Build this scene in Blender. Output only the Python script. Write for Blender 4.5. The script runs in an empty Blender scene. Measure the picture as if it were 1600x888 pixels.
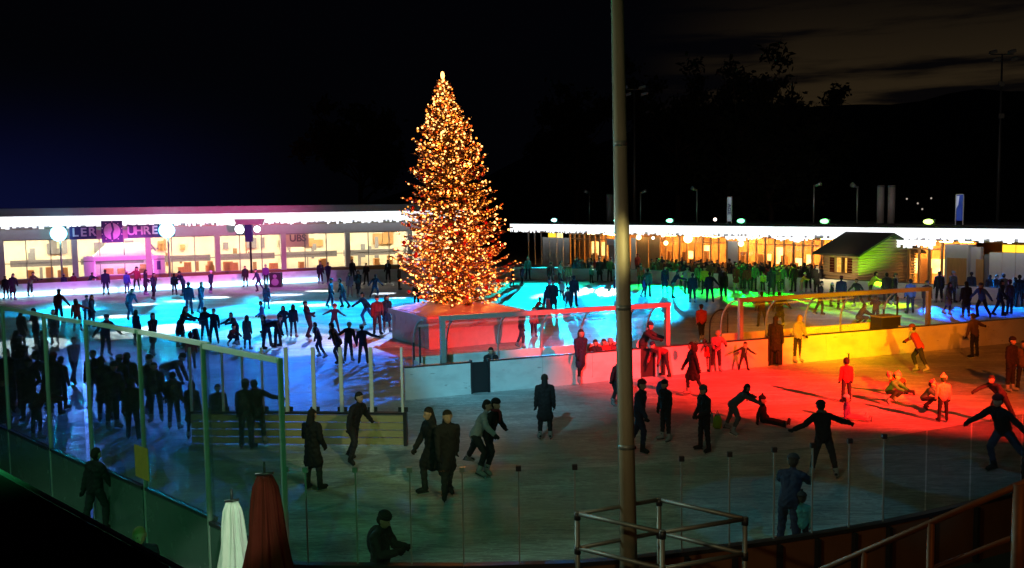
import bpy, bmesh, math, random
import numpy as np
from mathutils import Vector, Matrix, Quaternion
R = math.radians
random.seed(7)
S = bpy.context.scene
COL = S.collection
# ------------------------------------------------------------------ camera
CH, FL = 6.6, 1450.0
PITCH, ROLL = math.atan(119 / FL), R(0.8)
_f = Vector((0, math.cos(PITCH), -math.sin(PITCH)))
_u0 = Vector((0, math.sin(PITCH), math.cos(PITCH)))
_r0 = Vector((1, 0, 0))
_r = _r0 * math.cos(ROLL) - _u0 * math.sin(ROLL)
_u = _u0 * math.cos(ROLL) + _r0 * math.sin(ROLL)
CAM = Vector((0, 0, CH))
cd = bpy.data.cameras.new('camera'); cam = bpy.data.objects.new('camera', cd); COL.objects.link(cam)
m = Matrix((_r, _u, -_f)).transposed().to_4x4(); m.translation = CAM
cam.matrix_world = m
cd.lens = 36 * FL / 1600; cd.sensor_width = 36; cd.clip_start = 0.1; cd.clip_end = 3000
S.camera = cam
def ray(px, py): return (_f + _r * ((px - 800) / FL) - _u * ((py - 444) / FL))
def G(px, py, z=0.0):                      # photo pixel -> point on the level z
    d = ray(px, py); t = (z - CH) / d.z; return CAM + d * t
def D(px, py, Y):                          # photo pixel -> point at distance Y
    d = ray(px, py); return CAM + d * (Y / d.y)
def hor(px): return G2(px)
def px_of(p):
    q = p - CAM; z = q.dot(_f); return 800 + FL * q.dot(_r) / z, 444 - FL * q.dot(_u) / z

# ------------------------------------------------------------------ objects
OFF = {}
def tag(o, label=None, cat=None, group=None, kind=None):
    if label: o['label'] = label
    if cat: o['category'] = cat
    if group: o['group'] = group
    if kind: o['kind'] = kind
    return o
def thing(name, label, cat, loc=(0, 0, 0), group=None):
    o = bpy.data.objects.new(name, None); COL.objects.link(o); o.location = loc
    o.empty_display_size = .2
    OFF[o.name] = Vector(loc); return tag(o, label, cat, group)
class MB:
    def __init__(s, fr=None):
        s.v = []; s.f = []; s.fr = fr; s.mi = []; s.cur = 0; s.sm = []
    def p(s, q):
        q = Vector(q)
        if s.fr:
            o, a, b, c = s.fr; q = o + a * q.x + b * q.y + c * q.z
        s.v.append(q); return len(s.v) - 1
    def face(s, idx, smooth=False):
        s.f.append(tuple(idx)); s.mi.append(s.cur); s.sm.append(smooth)
    def poly(s, pts): s.face([s.p(q) for q in pts])
    def box(s, lo, hi):
        x0, y0, z0 = lo; x1, y1, z1 = hi
        i = [s.p(q) for q in ((x0,y0,z0),(x1,y0,z0),(x1,y1,z0),(x0,y1,z0),(x0,y0,z1),(x1,y0,z1),(x1,y1,z1),(x0,y1,z1))]
        for q in ((0,3,2,1),(4,5,6,7),(0,1,5,4),(1,2,6,5),(2,3,7,6),(3,0,4,7)): s.face([i[k] for k in q])
        return s
    def bar(s, a, b, w, h=None, up=(0, 0, 1)):        # square bar from a to b
        h = h or w; a = Vector(a); b = Vector(b); d = (b - a).normalized(); up = Vector(up)
        if abs(d.dot(up)) > .98: up = Vector((0, 1, 0))
        x = d.cross(up).normalized() * (w / 2); y = x.cross(d).normalized() * (h / 2)
        i = [s.p(q) for q in (a-x-y, a+x-y, a+x+y, a-x+y, b-x-y, b+x-y, b+x+y, b-x+y)]
        for q in ((0,3,2,1),(4,5,6,7),(0,1,5,4),(1,2,6,5),(2,3,7,6),(3,0,4,7)): s.face([i[k] for k in q])
        return s
    def tube(s, pts, r, n=8, cap=True):
        pts = [Vector(q) for q in pts]; rs = r if isinstance(r, (list, tuple)) else [r] * len(pts)
        prev = None; X = None
        for k, q in enumerate(pts):
            t = (pts[min(k + 1, len(pts) - 1)] - pts[max(k - 1, 0)]).normalized()
            if X is None: X = t.orthogonal().normalized()
            else: X = (X - t * X.dot(t)).normalized()
            Y = t.cross(X)
            ring = [s.p(q + (X * math.cos(2*math.pi*j/n) + Y * math.sin(2*math.pi*j/n)) * rs[k]) for j in range(n)]
            if prev:
                for j in range(n): s.face((prev[j], prev[(j+1) % n], ring[(j+1) % n], ring[j]), True)
            elif cap: s.face(ring[::-1])
            prev = ring
        if cap: s.face(prev)
        return s
    def lathe(s, c, prof, n=16, fn=None):             # prof: (r, z)
        c = Vector(c); prev = None
        for k, (r, z) in enumerate(prof):
            ring = []
            for j in range(n):
                a = 2*math.pi*j/n; rr = r * (fn(a, k) if fn else 1)
                ring.append(s.p(c + Vector((rr*math.cos(a), rr*math.sin(a), z))))
            if prev:
                for j in range(n): s.face((prev[j], prev[(j+1) % n], ring[(j+1) % n], ring[j]), True)
            else: s.face(ring[::-1])
            prev = ring
        s.face(prev); return s
    def ball(s, c, r, n=8, m=5):
        prof = [(max(.001, math.sin(math.pi*k/m)), -math.cos(math.pi*k/m)) for k in range(m + 1)]
        rx = r if isinstance(r, (list, tuple)) else (r, r, r); c = Vector(c); prev = None
        for k, (a, z) in enumerate(prof):
            ring = [s.p(c + Vector((a*math.cos(2*math.pi*j/n)*rx[0], a*math.sin(2*math.pi*j/n)*rx[1], z*rx[2]))) for j in range(n)]
            if prev:
                for j in range(n): s.face((prev[j], prev[(j+1) % n], ring[(j+1) % n], ring[j]), True)
            prev = ring
        return s
    def prism(s, base, h):                            # base: points, extruded by vector h
        h = Vector(h); n = len(base); a = [s.p(q) for q in base]; b = [s.p(Vector(q) + h) for q in base]
        s.face(a[::-1]); s.face(b)
        for j in range(n): s.face((a[j], a[(j+1) % n], b[(j+1) % n], b[j]))
        return s
    def build(s, name, mats, parent=None, bevel=0, label=None):
        off = OFF.get(parent.name, Vector((0,0,0))) if parent else Vector((0,0,0))
        me = bpy.data.meshes.new(name)
        me.from_pydata([tuple(q - off) for q in s.v], [], s.f)
        mats = mats if isinstance(mats, (list, tuple)) else [mats]
        for q in mats: me.materials.append(q)
        me.polygons.foreach_set('material_index', s.mi); me.polygons.foreach_set('use_smooth', s.sm)
        bm = bmesh.new(); bm.from_mesh(me); bmesh.ops.recalc_face_normals(bm, faces=bm.faces); bm.to_mesh(me); bm.free()
        me.update()
        o = bpy.data.objects.new(name, me); COL.objects.link(o)
        if parent:
            o.parent = parent; OFF[o.name] = off
        if bevel:
            b = o.modifiers.new('bevel', 'BEVEL'); b.width = bevel; b.segments = 2; b.limit_method = 'ANGLE'
        if label: o['label'] = label
        return o
def copy_tree(o, parent=None):
    c = o.copy(); COL.objects.link(c); c.parent = parent
    for ch in list(o.children): copy_tree(ch, c)
    return c
def text_mesh(txt, size, ext=.02):
    cu = bpy.data.curves.new('lettering', 'FONT'); cu.body = txt; cu.size = size; cu.extrude = ext
    cu.align_x = 'CENTER'; cu.align_y = 'CENTER'; cu.offset = size * .025
    o = bpy.data.objects.new('lettering', cu); COL.objects.link(o)
    dg = bpy.context.evaluated_depsgraph_get(); me = bpy.data.meshes.new_from_object(o.evaluated_get(dg))
    bpy.data.objects.remove(o); return me
def letters(name, txt, size, mat, parent, origin, a, up, ext=.02, sx=1, rot=0):
    me = text_mesh(txt, size, ext); me.materials.clear(); me.materials.append(mat)
    off = OFF.get(parent.name, Vector((0,0,0))) if parent else Vector()
    a = Vector(a).normalized(); up = Vector(up).normalized(); n = a.cross(up)
    c, s_ = math.cos(rot), math.sin(rot)
    for v in me.vertices:
        q = v.co.copy(); x = q.x * c * sx - q.y * s_; y = q.x * s_ * sx + q.y * c
        v.co = Vector(origin) - off + a * x + up * y + n * q.z
    o = bpy.data.objects.new(name, me); COL.objects.link(o); o.parent = parent; return o

# ------------------------------------------------------------------ materials
def nt(name):
    mt = bpy.data.materials.new(name); mt.use_nodes = True
    t = mt.node_tree; return mt, t, t.nodes['Principled BSDF']
def mat(name, col, rough=.6, metal=0, var=.25, scale=6, bump=.15, coat=0, spec=.5, stretch=None):
    mt, t, b = nt(name); N = t.nodes; L = t.links
    tc = N.new('ShaderNodeTexCoord'); nz = N.new('ShaderNodeTexNoise'); nz.inputs['Scale'].default_value = scale
    nz.inputs['Detail'].default_value = 6; nz.inputs['Roughness'].default_value = .6
    if stretch:
        mp = N.new('ShaderNodeMapping'); mp.inputs['Scale'].default_value = stretch
        L.new(tc.outputs['Object'], mp.inputs[0]); L.new(mp.outputs[0], nz.inputs[0])
    else: L.new(tc.outputs['Object'], nz.inputs[0])
    mx = N.new('ShaderNodeMix'); mx.data_type = 'RGBA'
    mx.inputs[6].default_value = (*[c * (1 - var) for c in col], 1); mx.inputs[7].default_value = (*[min(1, c * (1 + var)) for c in col], 1)
    L.new(nz.outputs[0], mx.inputs[0]); L.new(mx.outputs[2], b.inputs['Base Color'])
    mr = N.new('ShaderNodeMapRange'); mr.inputs[3].default_value = max(.02, rough - .12); mr.inputs[4].default_value = min(1, rough + .12)
    L.new(nz.outputs[0], mr.inputs[0]); L.new(mr.outputs[0], b.inputs['Roughness'])
    b.inputs['Metallic'].default_value = metal; b.inputs['Specular IOR Level'].default_value = spec
    b.inputs['Coat Weight'].default_value = coat
    if bump:
        bp = N.new('ShaderNodeBump'); bp.inputs['Strength'].default_value = bump; bp.inputs['Distance'].default_value = .02
        L.new(nz.outputs[0], bp.inputs['Height']); L.new(bp.outputs[0], b.inputs['Normal'])
    return mt
def emit(name, col, st, var=0, scale=3, sample=None):
    mt, t, b = nt(name); b.inputs['Base Color'].default_value = (*[c * .5 for c in col], 1)
    b.inputs['Emission Color'].default_value = (*col, 1); b.inputs['Emission Strength'].default_value = st
    if var:
        N = t.nodes; L = t.links; tc = N.new('ShaderNodeTexCoord'); nz = N.new('ShaderNodeTexNoise'); nz.inputs['Scale'].default_value = scale
        L.new(tc.outputs['Object'], nz.inputs[0]); mr = N.new('ShaderNodeMapRange'); mr.inputs[1].default_value = .3; mr.inputs[2].default_value = .7
        mr.inputs[3].default_value = st * (1 - var); mr.inputs[4].default_value = st * (1 + var)
        L.new(nz.outputs[0], mr.inputs[0]); L.new(mr.outputs[0], b.inputs['Emission Strength'])
    if sample: mt.cycles.emission_sampling = sample
    return mt
def glass(name, tint=(.93, .97, .95), gl=.5, dirt=.03):
    mt, t, b = nt(name); N = t.nodes; L = t.links; N.remove(b); out = N['Material Output']
    tr = N.new('ShaderNodeBsdfTransparent'); tr.inputs[0].default_value = (*tint, 1)
    gs = N.new('ShaderNodeBsdfGlossy'); gs.inputs['Roughness'].default_value = .03
    lw = N.new('ShaderNodeLayerWeight'); lw.inputs[0].default_value = .25
    mu = N.new('ShaderNodeMath'); mu.operation = 'MULTIPLY'; mu.inputs[1].default_value = gl; L.new(lw.outputs['Fresnel'], mu.inputs[0])
    m1 = N.new('ShaderNodeMixShader'); L.new(mu.outputs[0], m1.inputs[0]); L.new(tr.outputs[0], m1.inputs[1]); L.new(gs.outputs[0], m1.inputs[2])
    df = N.new('ShaderNodeBsdfDiffuse'); df.inputs[0].default_value = (.7, .75, .75, 1)
    tc = N.new('ShaderNodeTexCoord'); nz = N.new('ShaderNodeTexNoise'); nz.inputs['Scale'].default_value = 3.5; nz.inputs['Detail'].default_value = 8
    nz.inputs['Roughness'].default_value = .75
    L.new(tc.outputs['Object'], nz.inputs[0]); mr = N.new('ShaderNodeMapRange'); mr.inputs[1].default_value = .45; mr.inputs[2].default_value = .8
    mr.inputs[3].default_value = dirt * .3; mr.inputs[4].default_value = dirt * 3; L.new(nz.outputs[0], mr.inputs[0])
    m2 = N.new('ShaderNodeMixShader'); L.new(mr.outputs[0], m2.inputs[0]); L.new(m1.outputs[0], m2.inputs[1]); L.new(df.outputs[0], m2.inputs[2])
    L.new(m2.outputs[0], out.inputs[0]); return mt
def scuffed(name, col):
    mt = mat(name, col, .42, 0, .1, 2.2, .05); t = mt.node_tree; N = t.nodes; L = t.links; b = N['Principled BSDF']
    src = b.inputs['Base Color'].links[0].from_socket; tc = N.new('ShaderNodeTexCoord')
    v = None
    for k, (st, lo, hi) in enumerate((((2, 2, 7), .66, .74), ((.8, .8, 1.5), .5, .95), ((7, 7, 1.5), .7, .78))):
        mp = N.new('ShaderNodeMapping'); mp.inputs['Scale'].default_value = st; mp.inputs['Location'].default_value = (k * 7, 0, 0); L.new(tc.outputs['Object'], mp.inputs[0])
        nz = N.new('ShaderNodeTexNoise'); nz.inputs['Scale'].default_value = 1.4; nz.inputs['Detail'].default_value = 5; L.new(mp.outputs[0], nz.inputs[0])
        mr = N.new('ShaderNodeMapRange'); mr.inputs[1].default_value = lo; mr.inputs[2].default_value = hi; L.new(nz.outputs[0], mr.inputs[0])
        if v is None: v = mr.outputs[0]
        else:
            mm = N.new('ShaderNodeMath'); mm.operation = 'MAXIMUM'; L.new(v, mm.inputs[0]); L.new(mr.outputs[0], mm.inputs[1]); v = mm.outputs[0]
    mx = N.new('ShaderNodeMix'); mx.data_type = 'RGBA'; mu = N.new('ShaderNodeMath'); mu.operation = 'MULTIPLY'; mu.inputs[1].default_value = .55; L.new(v, mu.inputs[0]); L.new(mu.outputs[0], mx.inputs[0])
    L.new(src, mx.inputs[6]); mx.inputs[7].default_value = (.16, .16, .17, 1); L.new(mx.outputs[2], b.inputs['Base Color']); return mt
M = dict(
    frost=mat('dull_green_grey_panel', (.09, .15, .13), .25, 0, .25, 2, .06),
    alu=mat('aluminium', (.5, .55, .52), .38, .7, .15, 9, .05),
    rail=mat('white_rail_paint', (.78, .8, .78), .35, 0, .1, 8, .05),
    board=scuffed('rink_board_plastic', (.72, .74, .74)),
    boardtop=mat('dark_board_capping', (.03, .03, .035), .4),
    kick=mat('yellow_kick_strip', (.6, .5, .12), .5),
    steel=mat('galvanised_steel', (.2, .21, .19), .5, .55, .2, 14, .1),
    rustpole=mat('weathered_pole_paint', (.24, .2, .13), .6, .1, .35, 5, .2, stretch=(1, 1, .3)),
    dark=mat('dark_painted_metal', (.03, .03, .035), .45, .2),
    black=mat('matt_black', (.012, .012, .014), .7),
    concrete=mat('concrete', (.3, .29, .27), .85, 0, .3, 4, .3),
    asphalt=mat('asphalt', (.05, .05, .052), .85, 0, .4, 12, .4),
    plaster=mat('pale_plaster', (.5, .48, .46), .8, 0, .15, 3, .1),
    fascia=mat('roof_fascia', (.4, .38, .4), .6, 0, .15, 3, .05),
    roofing=mat('bitumen_roof', (.02, .02, .02), .9, 0, .3, 4, .2),
    cream=mat('cream_wall', (.75, .68, .5), .8, 0, .1, 2, .02),
    white=mat('white_panel', (.7, .7, .68), .6, 0, .08, 3, .03),
    wood=mat('brown_timber', (.22, .12, .055), .6, 0, .4, 3, .25, stretch=(1, 1, 9)),
    oak=mat('orange_timber', (.5, .26, .09), .55, 0, .35, 3, .15, stretch=(4, 4, .6)),
    log=mat('log_cabin_timber', (.34, .23, .12), .7, 0, .35, 3, .3, stretch=(.5, .5, 9)),
    slat=mat('weathered_slat', (.42, .36, .17), .7, 0, .35, 3, .3, stretch=(.6, .6, 9)),
    shingle=mat('dark_shingle', (.04, .035, .03), .85, 0, .4, 6, .4),
    tent=mat('white_tent_fabric', (.78, .77, .78), .75, 0, .08, 4, .1),
    tarp=mat('pale_tarpaulin', (.6, .58, .56), .6, 0, .15, 2, .3),
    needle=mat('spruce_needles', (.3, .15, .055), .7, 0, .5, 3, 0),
    bark=mat('bark', (.09, .06, .04), .9, 0, .4, 6, .5),
    leaf=mat('dark_foliage', (.045, .06, .03), .7, 0, .5, 1, 0),
    red=mat('red_plastic', (.55, .05, .03), .45), bauble=mat('red_bauble_gloss', (.6, .03, .02), .15, .3),
    navy=mat('navy_signboard', (.025, .03, .16), .5), orange=mat('orange_notice_paper', (.85, .4, .08), .7),
    burgundy=mat('burgundy_canvas', (.06, .009, .005), .85, 0, .35, 4, .2, 0, .08), canvas=mat('white_canvas', (.72, .72, .66), .75, 0, .12, 5, .2),
    grey=mat('mid_grey_metal', (.18, .18, .19), .5), green=mat('green_counter', (.06, .25, .14), .5),
    pane=glass('window_glass', (.97, .97, .95), .25, .004), rinkglass=glass('rink_glass', (.9, .96, .93), .5, .012),
    poly=glass('scratched_polycarbonate', (.86, .88, .92), .5, .05),
)
# ------------------------------------------------------------------ ice and ground
def ice_material():
    mt, t, b = nt('skated_ice'); N = t.nodes; L = t.links
    tc = N.new('ShaderNodeTexCoord')
    def noise(scale, st, det=8, rough=.65, dist=0, rot=0):
        mp = N.new('ShaderNodeMapping'); mp.inputs['Scale'].default_value = st; mp.inputs['Rotation'].default_value = (0, 0, rot)
        L.new(tc.outputs['Object'], mp.inputs[0])
        nz = N.new('ShaderNodeTexNoise'); nz.inputs['Scale'].default_value = scale; nz.inputs['Detail'].default_value = det
        nz.inputs['Roughness'].default_value = rough; nz.inputs['Distortion'].default_value = dist
        L.new(mp.outputs[0], nz.inputs[0]); return nz
    def m2(op, a, c):
        n = N.new('ShaderNodeMath'); n.operation = op
        for k, v in enumerate((a, c)):
            if isinstance(v, (int, float)): n.inputs[k].default_value = v
            else: L.new(v, n.inputs[k])
        return n.outputs[0]
    def rmp(v, a, c, d=0, e=1):
        n = N.new('ShaderNodeMapRange'); L.new(v, n.inputs[0])
        for k, q in zip((1, 2, 3, 4), (a, c, d, e)): n.inputs[k].default_value = q
        return n.outputs[0]
    scr = None                                           # skate cuts: thin bent lines where stretched noise crosses its middle
    for k, (sc_, st, rot, wd) in enumerate(((.5, (.3, 2.2, 1), .3, .012), (.6, (.25, 2.4, 1), -.45, .012), (.55, (.3, 2, 1), 1.0, .01), (1.3, (.3, 2.6, 1), .1, .02), (1.5, (.3, 2.4, 1), -.8, .02), (2.2, (.4, 2.2, 1), .6, .03), (2.4, (.35, 2.2, 1), -.2, .03))):
        nz = noise(sc_, st, 2.5, .5, 1.5, rot); d_ = m2('ABSOLUTE', m2('SUBTRACT', nz.outputs[0], .5), 0); ln_ = rmp(d_, 0, wd, 1, 0)
        scr = ln_ if scr is None else m2('MAXIMUM', scr, ln_)
    patch = rmp(noise(.22, (1, 1, 1), 6, .6).outputs[0], .35, .65); snow = rmp(noise(1.1, (.3, 1.3, 1), 9, .75, 1).outputs[0], .5, .72); wet = rmp(noise(.6, (.5, 1.2, 1), 7, .65).outputs[0], .42, .6)
    val = m2('ADD', m2('ADD', .4, m2('MULTIPLY', scr, m2('ADD', .22, m2('MULTIPLY', patch, .4)))), m2('MULTIPLY', snow, .3))
    val = m2('MULTIPLY', val, m2('ADD', .64, m2('MULTIPLY', wet, .4)))
    cr = N.new('ShaderNodeValToRGB'); e = cr.color_ramp.elements
    e[0].position = .12; e[0].color = (.2, .23, .25, 1); e[1].position = .85; e[1].color = (.86, .89, .9, 1); L.new(val, cr.inputs[0]); L.new(cr.outputs[0], b.inputs['Base Color'])
    L.new(rmp(val, .2, .8, .3, .65), b.inputs['Roughness'])
    bp = N.new('ShaderNodeBump'); bp.inputs['Strength'].default_value = .5; bp.inputs['Distance'].default_value = .02
    L.new(val, bp.inputs['Height']); L.new(bp.outputs[0], b.inputs['Normal'])
    b.inputs['IOR'].default_value = 1.31; b.inputs['Specular IOR Level'].default_value = .12
    return mt
M['ice'] = ice_material()
b = MB(); b.poly([(-900, -60, 0), (900, -60, 0), (900, 1500, 0), (-900, 1500, 0)])
tag(b.build('ground', M['asphalt']), kind='structure')
FAR = [G(-300, 480), G(0, 466), G(500, 440), G(660, 438), G(800, 436), G(1000, 440), G(1600, 478), G(1800, 492)]
FAR = [Vector((q.x, q.y, 0)) for q in FAR]
b = MB(); b.poly([(q.x, q.y, .004) for q in [Vector((-60, 12, 0)), Vector((-4, 12.6, 0)), Vector((3, 13.8, 0)), Vector((11, 18.6, 0)), Vector((40, 34, 0))][::1]] + [(q.x, q.y, .004) for q in FAR[::-1]])
tag(b.build('ice_rink', M['ice']), kind='structure')

# hill far behind: a ridge with real depth
b = MB(); rows = []
prof = [(-900, 6), (-400, 6), (-120, 7), (-60, 12), (40, 40), (120, 60), (150, 55), (200, 58), (260, 64), (330, 70), (420, 74), (600, 66), (900, 50)]
def ridge(x):
    for (x0, z0), (x1, z1) in zip(prof, prof[1:]):
        if x0 <= x <= x1: return z0 + (z1 - z0) * (x - x0) / (x1 - x0)
    return 40
for k, (yy, fz) in enumerate([(330, 0), (380, .45), (430, .8), (480, 1), (620, .9), (900, 0)]):
    rows.append([b.p((x, yy, .01 + fz * (ridge(x) + 2 * math.sin(x * .09) + 1.3 * math.sin(x * .31 + k)))) for x in range(-900, 901, 15)])
for r0, r1 in zip(rows, rows[1:]):
    for j in range(len(r0) - 1): b.face((r0[j], r0[j+1], r1[j+1], r1[j]), True)
tag(b.build('hill', M['leaf']), kind='structure')

# ------------------------------------------------------------------ world: night sky with faint lit cloud
w = bpy.data.worlds.new('World'); S.world = w; w.use_nodes = True
t = w.node_tree; N = t.nodes; L = t.links; bg = N['Background']
tc = N.new('ShaderNodeTexCoord'); sep = N.new('ShaderNodeSeparateXYZ'); L.new(tc.outputs['Generated'], sep.inputs[0])
def mathn(op, a, b_=None, c=None):
    n = N.new('ShaderNodeMath'); n.operation = op
    for k, v in enumerate((a, b_, c)):
        if v is None: continue
        if isinstance(v, (int, float)): n.inputs[k].default_value = v
        else: L.new(v, n.inputs[k])
    return n.outputs[0]
def rng(v, a, b_, c=0, d=1, smooth=True):
    n = N.new('ShaderNodeMapRange'); n.interpolation_type = 'SMOOTHSTEP' if smooth else 'LINEAR'
    L.new(v, n.inputs[0])
    for k, q in zip((1, 2, 3, 4), (a, b_, c, d)): n.inputs[k].default_value = q
    return n.outputs[0]
mp = N.new('ShaderNodeMapping'); mp.inputs['Scale'].default_value = (1.6, 1.6, 17); mp.inputs['Rotation'].default_value = (0, R(-5), 0); L.new(tc.outputs['Generated'], mp.inputs[0])
nz = N.new('ShaderNodeTexNoise'); nz.inputs['Scale'].default_value = 1.9; nz.inputs['Detail'].default_value = 7; nz.inputs['Roughness'].default_value = .55
L.new(mp.outputs[0], nz.inputs[0])
east = rng(sep.outputs[0], .12, .3); low = rng(sep.outputs[2], .02, .26, 1, 0); cloud = rng(nz.outputs[0], .46, .6, 1, .06)
brown = mathn('MULTIPLY', mathn('MULTIPLY', east, low), cloud)
west = rng(sep.outputs[0], -.16, -.5); lowb = rng(sep.outputs[2], .0, .2, 1, 0)
navy = mathn('MULTIPLY', mathn('POWER', west, 1.2), mathn('POWER', lowb, 2.6))
def scaled(col, f):
    n = N.new('ShaderNodeVectorMath'); n.operation = 'SCALE'; n.inputs[0].default_value = col; L.new(f, n.inputs[3]); return n.outputs[0]
def addv(a, b_):
    n = N.new('ShaderNodeVectorMath'); n.operation = 'ADD'; L.new(a, n.inputs[0])
    if isinstance(b_, tuple): n.inputs[1].default_value = b_
    else: L.new(b_, n.inputs[1])
    return n.outputs[0]
L.new(addv(addv(scaled((.028, .018, .007), brown), scaled((.0018, .003, .024), navy)), (.0006, .0007, .0013)), bg.inputs[0])
bg.inputs[1].default_value = 1.0

# ------------------------------------------------------------------ facades
class Facade:
    def __init__(s, A, B):
        s.A = Vector((A[0], A[1], 0)); d = Vector((B[0] - A[0], B[1] - A[1], 0)); s.len = d.length; s.a = d.normalized()
        s.n = Vector((s.a.y, -s.a.x, 0)); s.z = Vector((0, 0, 1)); s.fr = (s.A, s.a, s.n, s.z)
    def hit(s, px, py, out=0):                         # pixel -> (s, z) on the facade
        d = ray(px, py); o = s.A + s.n * out
        t = (o - CAM).dot(s.n) / d.dot(s.n); q = CAM + d * t - s.A
        return q.dot(s.a), q.z
    def w(s, x, y, z): return s.A + s.a * x + s.n * y + s.z * z
    def s_of(s, px, out=0): return s.hit(px, 400, out)[0]
E_white = emit('fairy_light_curtain', (.93, .97, 1), 1.5, .22, 1.2)
E_warm = emit('warm_ceiling_lamp', (1, .9, .66), 40)
E_orange = emit('orange_ceiling_lamp', (1, .45, .1), 130)
E_panel = emit('lit_hall_panel', (1, .7, .25), 2.0, .5, 1.5)
E_yel = emit('yellow_lit_panel', (1, .62, .03), 1.4)
def curtain(f, s0, s1, ztop, zlow, out, name, parent, lab=None):
    b = MB(f.fr); x = s0
    while x < s1:
        wd = random.uniform(.12, .3); zl = zlow + random.uniform(-.12, .22)
        b.box((x, out - .02, zl), (min(x + wd, s1) - .004, out + .02, ztop)); x += wd
    return b.build(name, E_white, parent, label=lab)

# ---- left pavilion
LF = Facade((-44.1, 80), (-10.5, 95))
S0, S1 = LF.s_of(-420), LF.s_of(716)
pav = thing('pavilion', 'long flat roofed glazed pavilion left of the lit tree, white fairy lights under its eaves', 'building', LF.w(0, 0, 0))
b = MB(LF.fr); b.box((S0, -12, 0), (S1, -11.8, 5.4)); b.box((S0, -12, 0), (S0 + .2, -.2, 5.4)); b.box((S1 - .2, -12, 0), (S1, -.1, 5.4))
b.build('back_wall', M['cream'], pav)
b = MB(LF.fr); b.box((S0, -.2, 0), (S1, .05, .95)); b.build('base_wall', M['wood'], pav)
b = MB(LF.fr); b.box((S0, -12, 5.3), (S1, .0, 5.42)); b.build('ceiling', M['cream'], pav)
b = MB(LF.fr); b.box((S0, -.15, 4.42), (S1, .15, 5.3)); b.build('lintel_band', M['fascia'], pav)
b = MB(LF.fr); b.box((S0 - .5, -12.4, 6.45), (S1 + .4, 1.9, 7.12)); b.build('roof', M['fascia'], pav)
b = MB(LF.fr); b.box((S0 - .5, .3, 5.43), (S1 + .4, .4, 6.44)); b.build('soffit_board', M['fascia'], pav)
curtain(LF, S0, S1 + .3, 6.44, 5.42, 1.85, 'light_curtain', pav)
pil_px = [-300, -190, -100, 2, 117, 232, 340, 443, 543, 640, 712]
pil = [LF.s_of(p) for p in pil_px]
for s_ in pil:
    b = MB(LF.fr); b.box((s_ - .24, -.3, .95), (s_ + .24, .25, 4.42)); b.build('pillar', M['plaster'], pav)
for s0, s1 in zip(pil, pil[1:]):
    b = MB(LF.fr); n = 3
    for k in range(1, n):
        x = s0 + (s1 - s0) * k / n; b.box((x - .035, -.06, .96), (x + .035, .06, 4.41))
    b.box((s0 + .25, -.055, 2.32), (s1 - .25, .055, 2.4)); b.box((s0 + .25, -.055, .951), (s1 - .25, .055, 1.03)); b.box((s0 + .25, -.055, 4.34), (s1 - .25, .055, 4.419))
    wf = b.build('window', M['grey'], pav)
    b = MB(LF.fr); b.box((s0 + .26, -.012, 1.04), (s1 - .26, .0, 4.33)); b.build('pane', M['pane'], wf)
    for k in range(2):
        x = s0 + (s1 - s0) * (.3 + .4 * k)
        b = MB(LF.fr); b.box((x - .55, -3.4, 5.2), (x + .55, -1.2, 5.28)); b.build('ceiling_lamp', E_warm, pav)
    rr = random.Random(int(s0 * 10))
    b = MB(LF.fr); b.box((s0 + .4, -3.3, 1.9), (s1 - .3, -3.15, 2.5)); b.build('balustrade', M['grey'], pav)
    b = MB(LF.fr)
    for k in range(4):
        x = s0 + .5 + (s1 - s0 - 1) * rr.random(); h = rr.uniform(1.0, 2.0); b.box((x, -2.6, .02), (x + rr.uniform(.3, .9), -2.0, .9 + h * .5))
    b.build('counter', M['oak'], pav)
    b = MB(LF.fr)
    for k in range(5):
        x = s0 + .5 + (s1 - s0 - 1.2) * rr.random(); zz = rr.uniform(.3, 3); b.box((x, -4.4 - k * .1, zz), (x + rr.uniform(.06, .5), -4.36 - k * .1, zz + rr.uniform(.5, 1.6)))
    b.build('shelf', M['grey'] if rr.random() < .5 else M['wood'], pav)
    b = MB(LF.fr)
    for k in range(3):
        x = s0 + .4 + (s1 - s0 - 1.4) * rr.random(); b.box((x, -5.6, 2.9), (x + rr.uniform(.3, 1.1), -5.5, 3.4 + rr.random()))
    b.build('wall_picture', M['oak'] if rr.random() < .6 else M['grey'], pav)
b = MB(LF.fr); b.box((S0 + .2, -5.9, .0), (S1 - .2, -5.75, 5.3)); b.build('inner_wall', M['cream'], pav)
b = MB(LF.fr); b.box((S0 + .2, -5.75, .03), (S1 - .2, -.2, .06)); b.build('inner_floor', M['oak'], pav)
# posters behind the glass
s0, z0 = LF.hit(437, 387, -1); s1, z1 = LF.hit(482, 362, -1)
po = thing('poster', 'pale poster with dark serif capitals UBS behind the pavilion glass', 'poster', LF.w((s0 + s1) / 2, -1, 0))
b = MB(LF.fr); b.box((s0, -1.05, z0), (s1, -1.0, z1)); b.build('sheet', M['cream'], po)
letters('lettering', 'UBS', .95, M['grey'], po, LF.w((s0 + s1) / 2 + .35, -.97, (z0 + z1) / 2 + .1), LF.a, LF.z)
sx, sz = LF.hit(238, 389, .1)
po = thing('window_sign', 'tilted dark letter H on the pavilion window right of the pink tent', 'sign', LF.w(sx, .1, 0))
letters('lettering', 'H.', 1.0, M['grey'], po, LF.w(sx, .1, sz), LF.a, LF.z, rot=.6)
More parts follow.
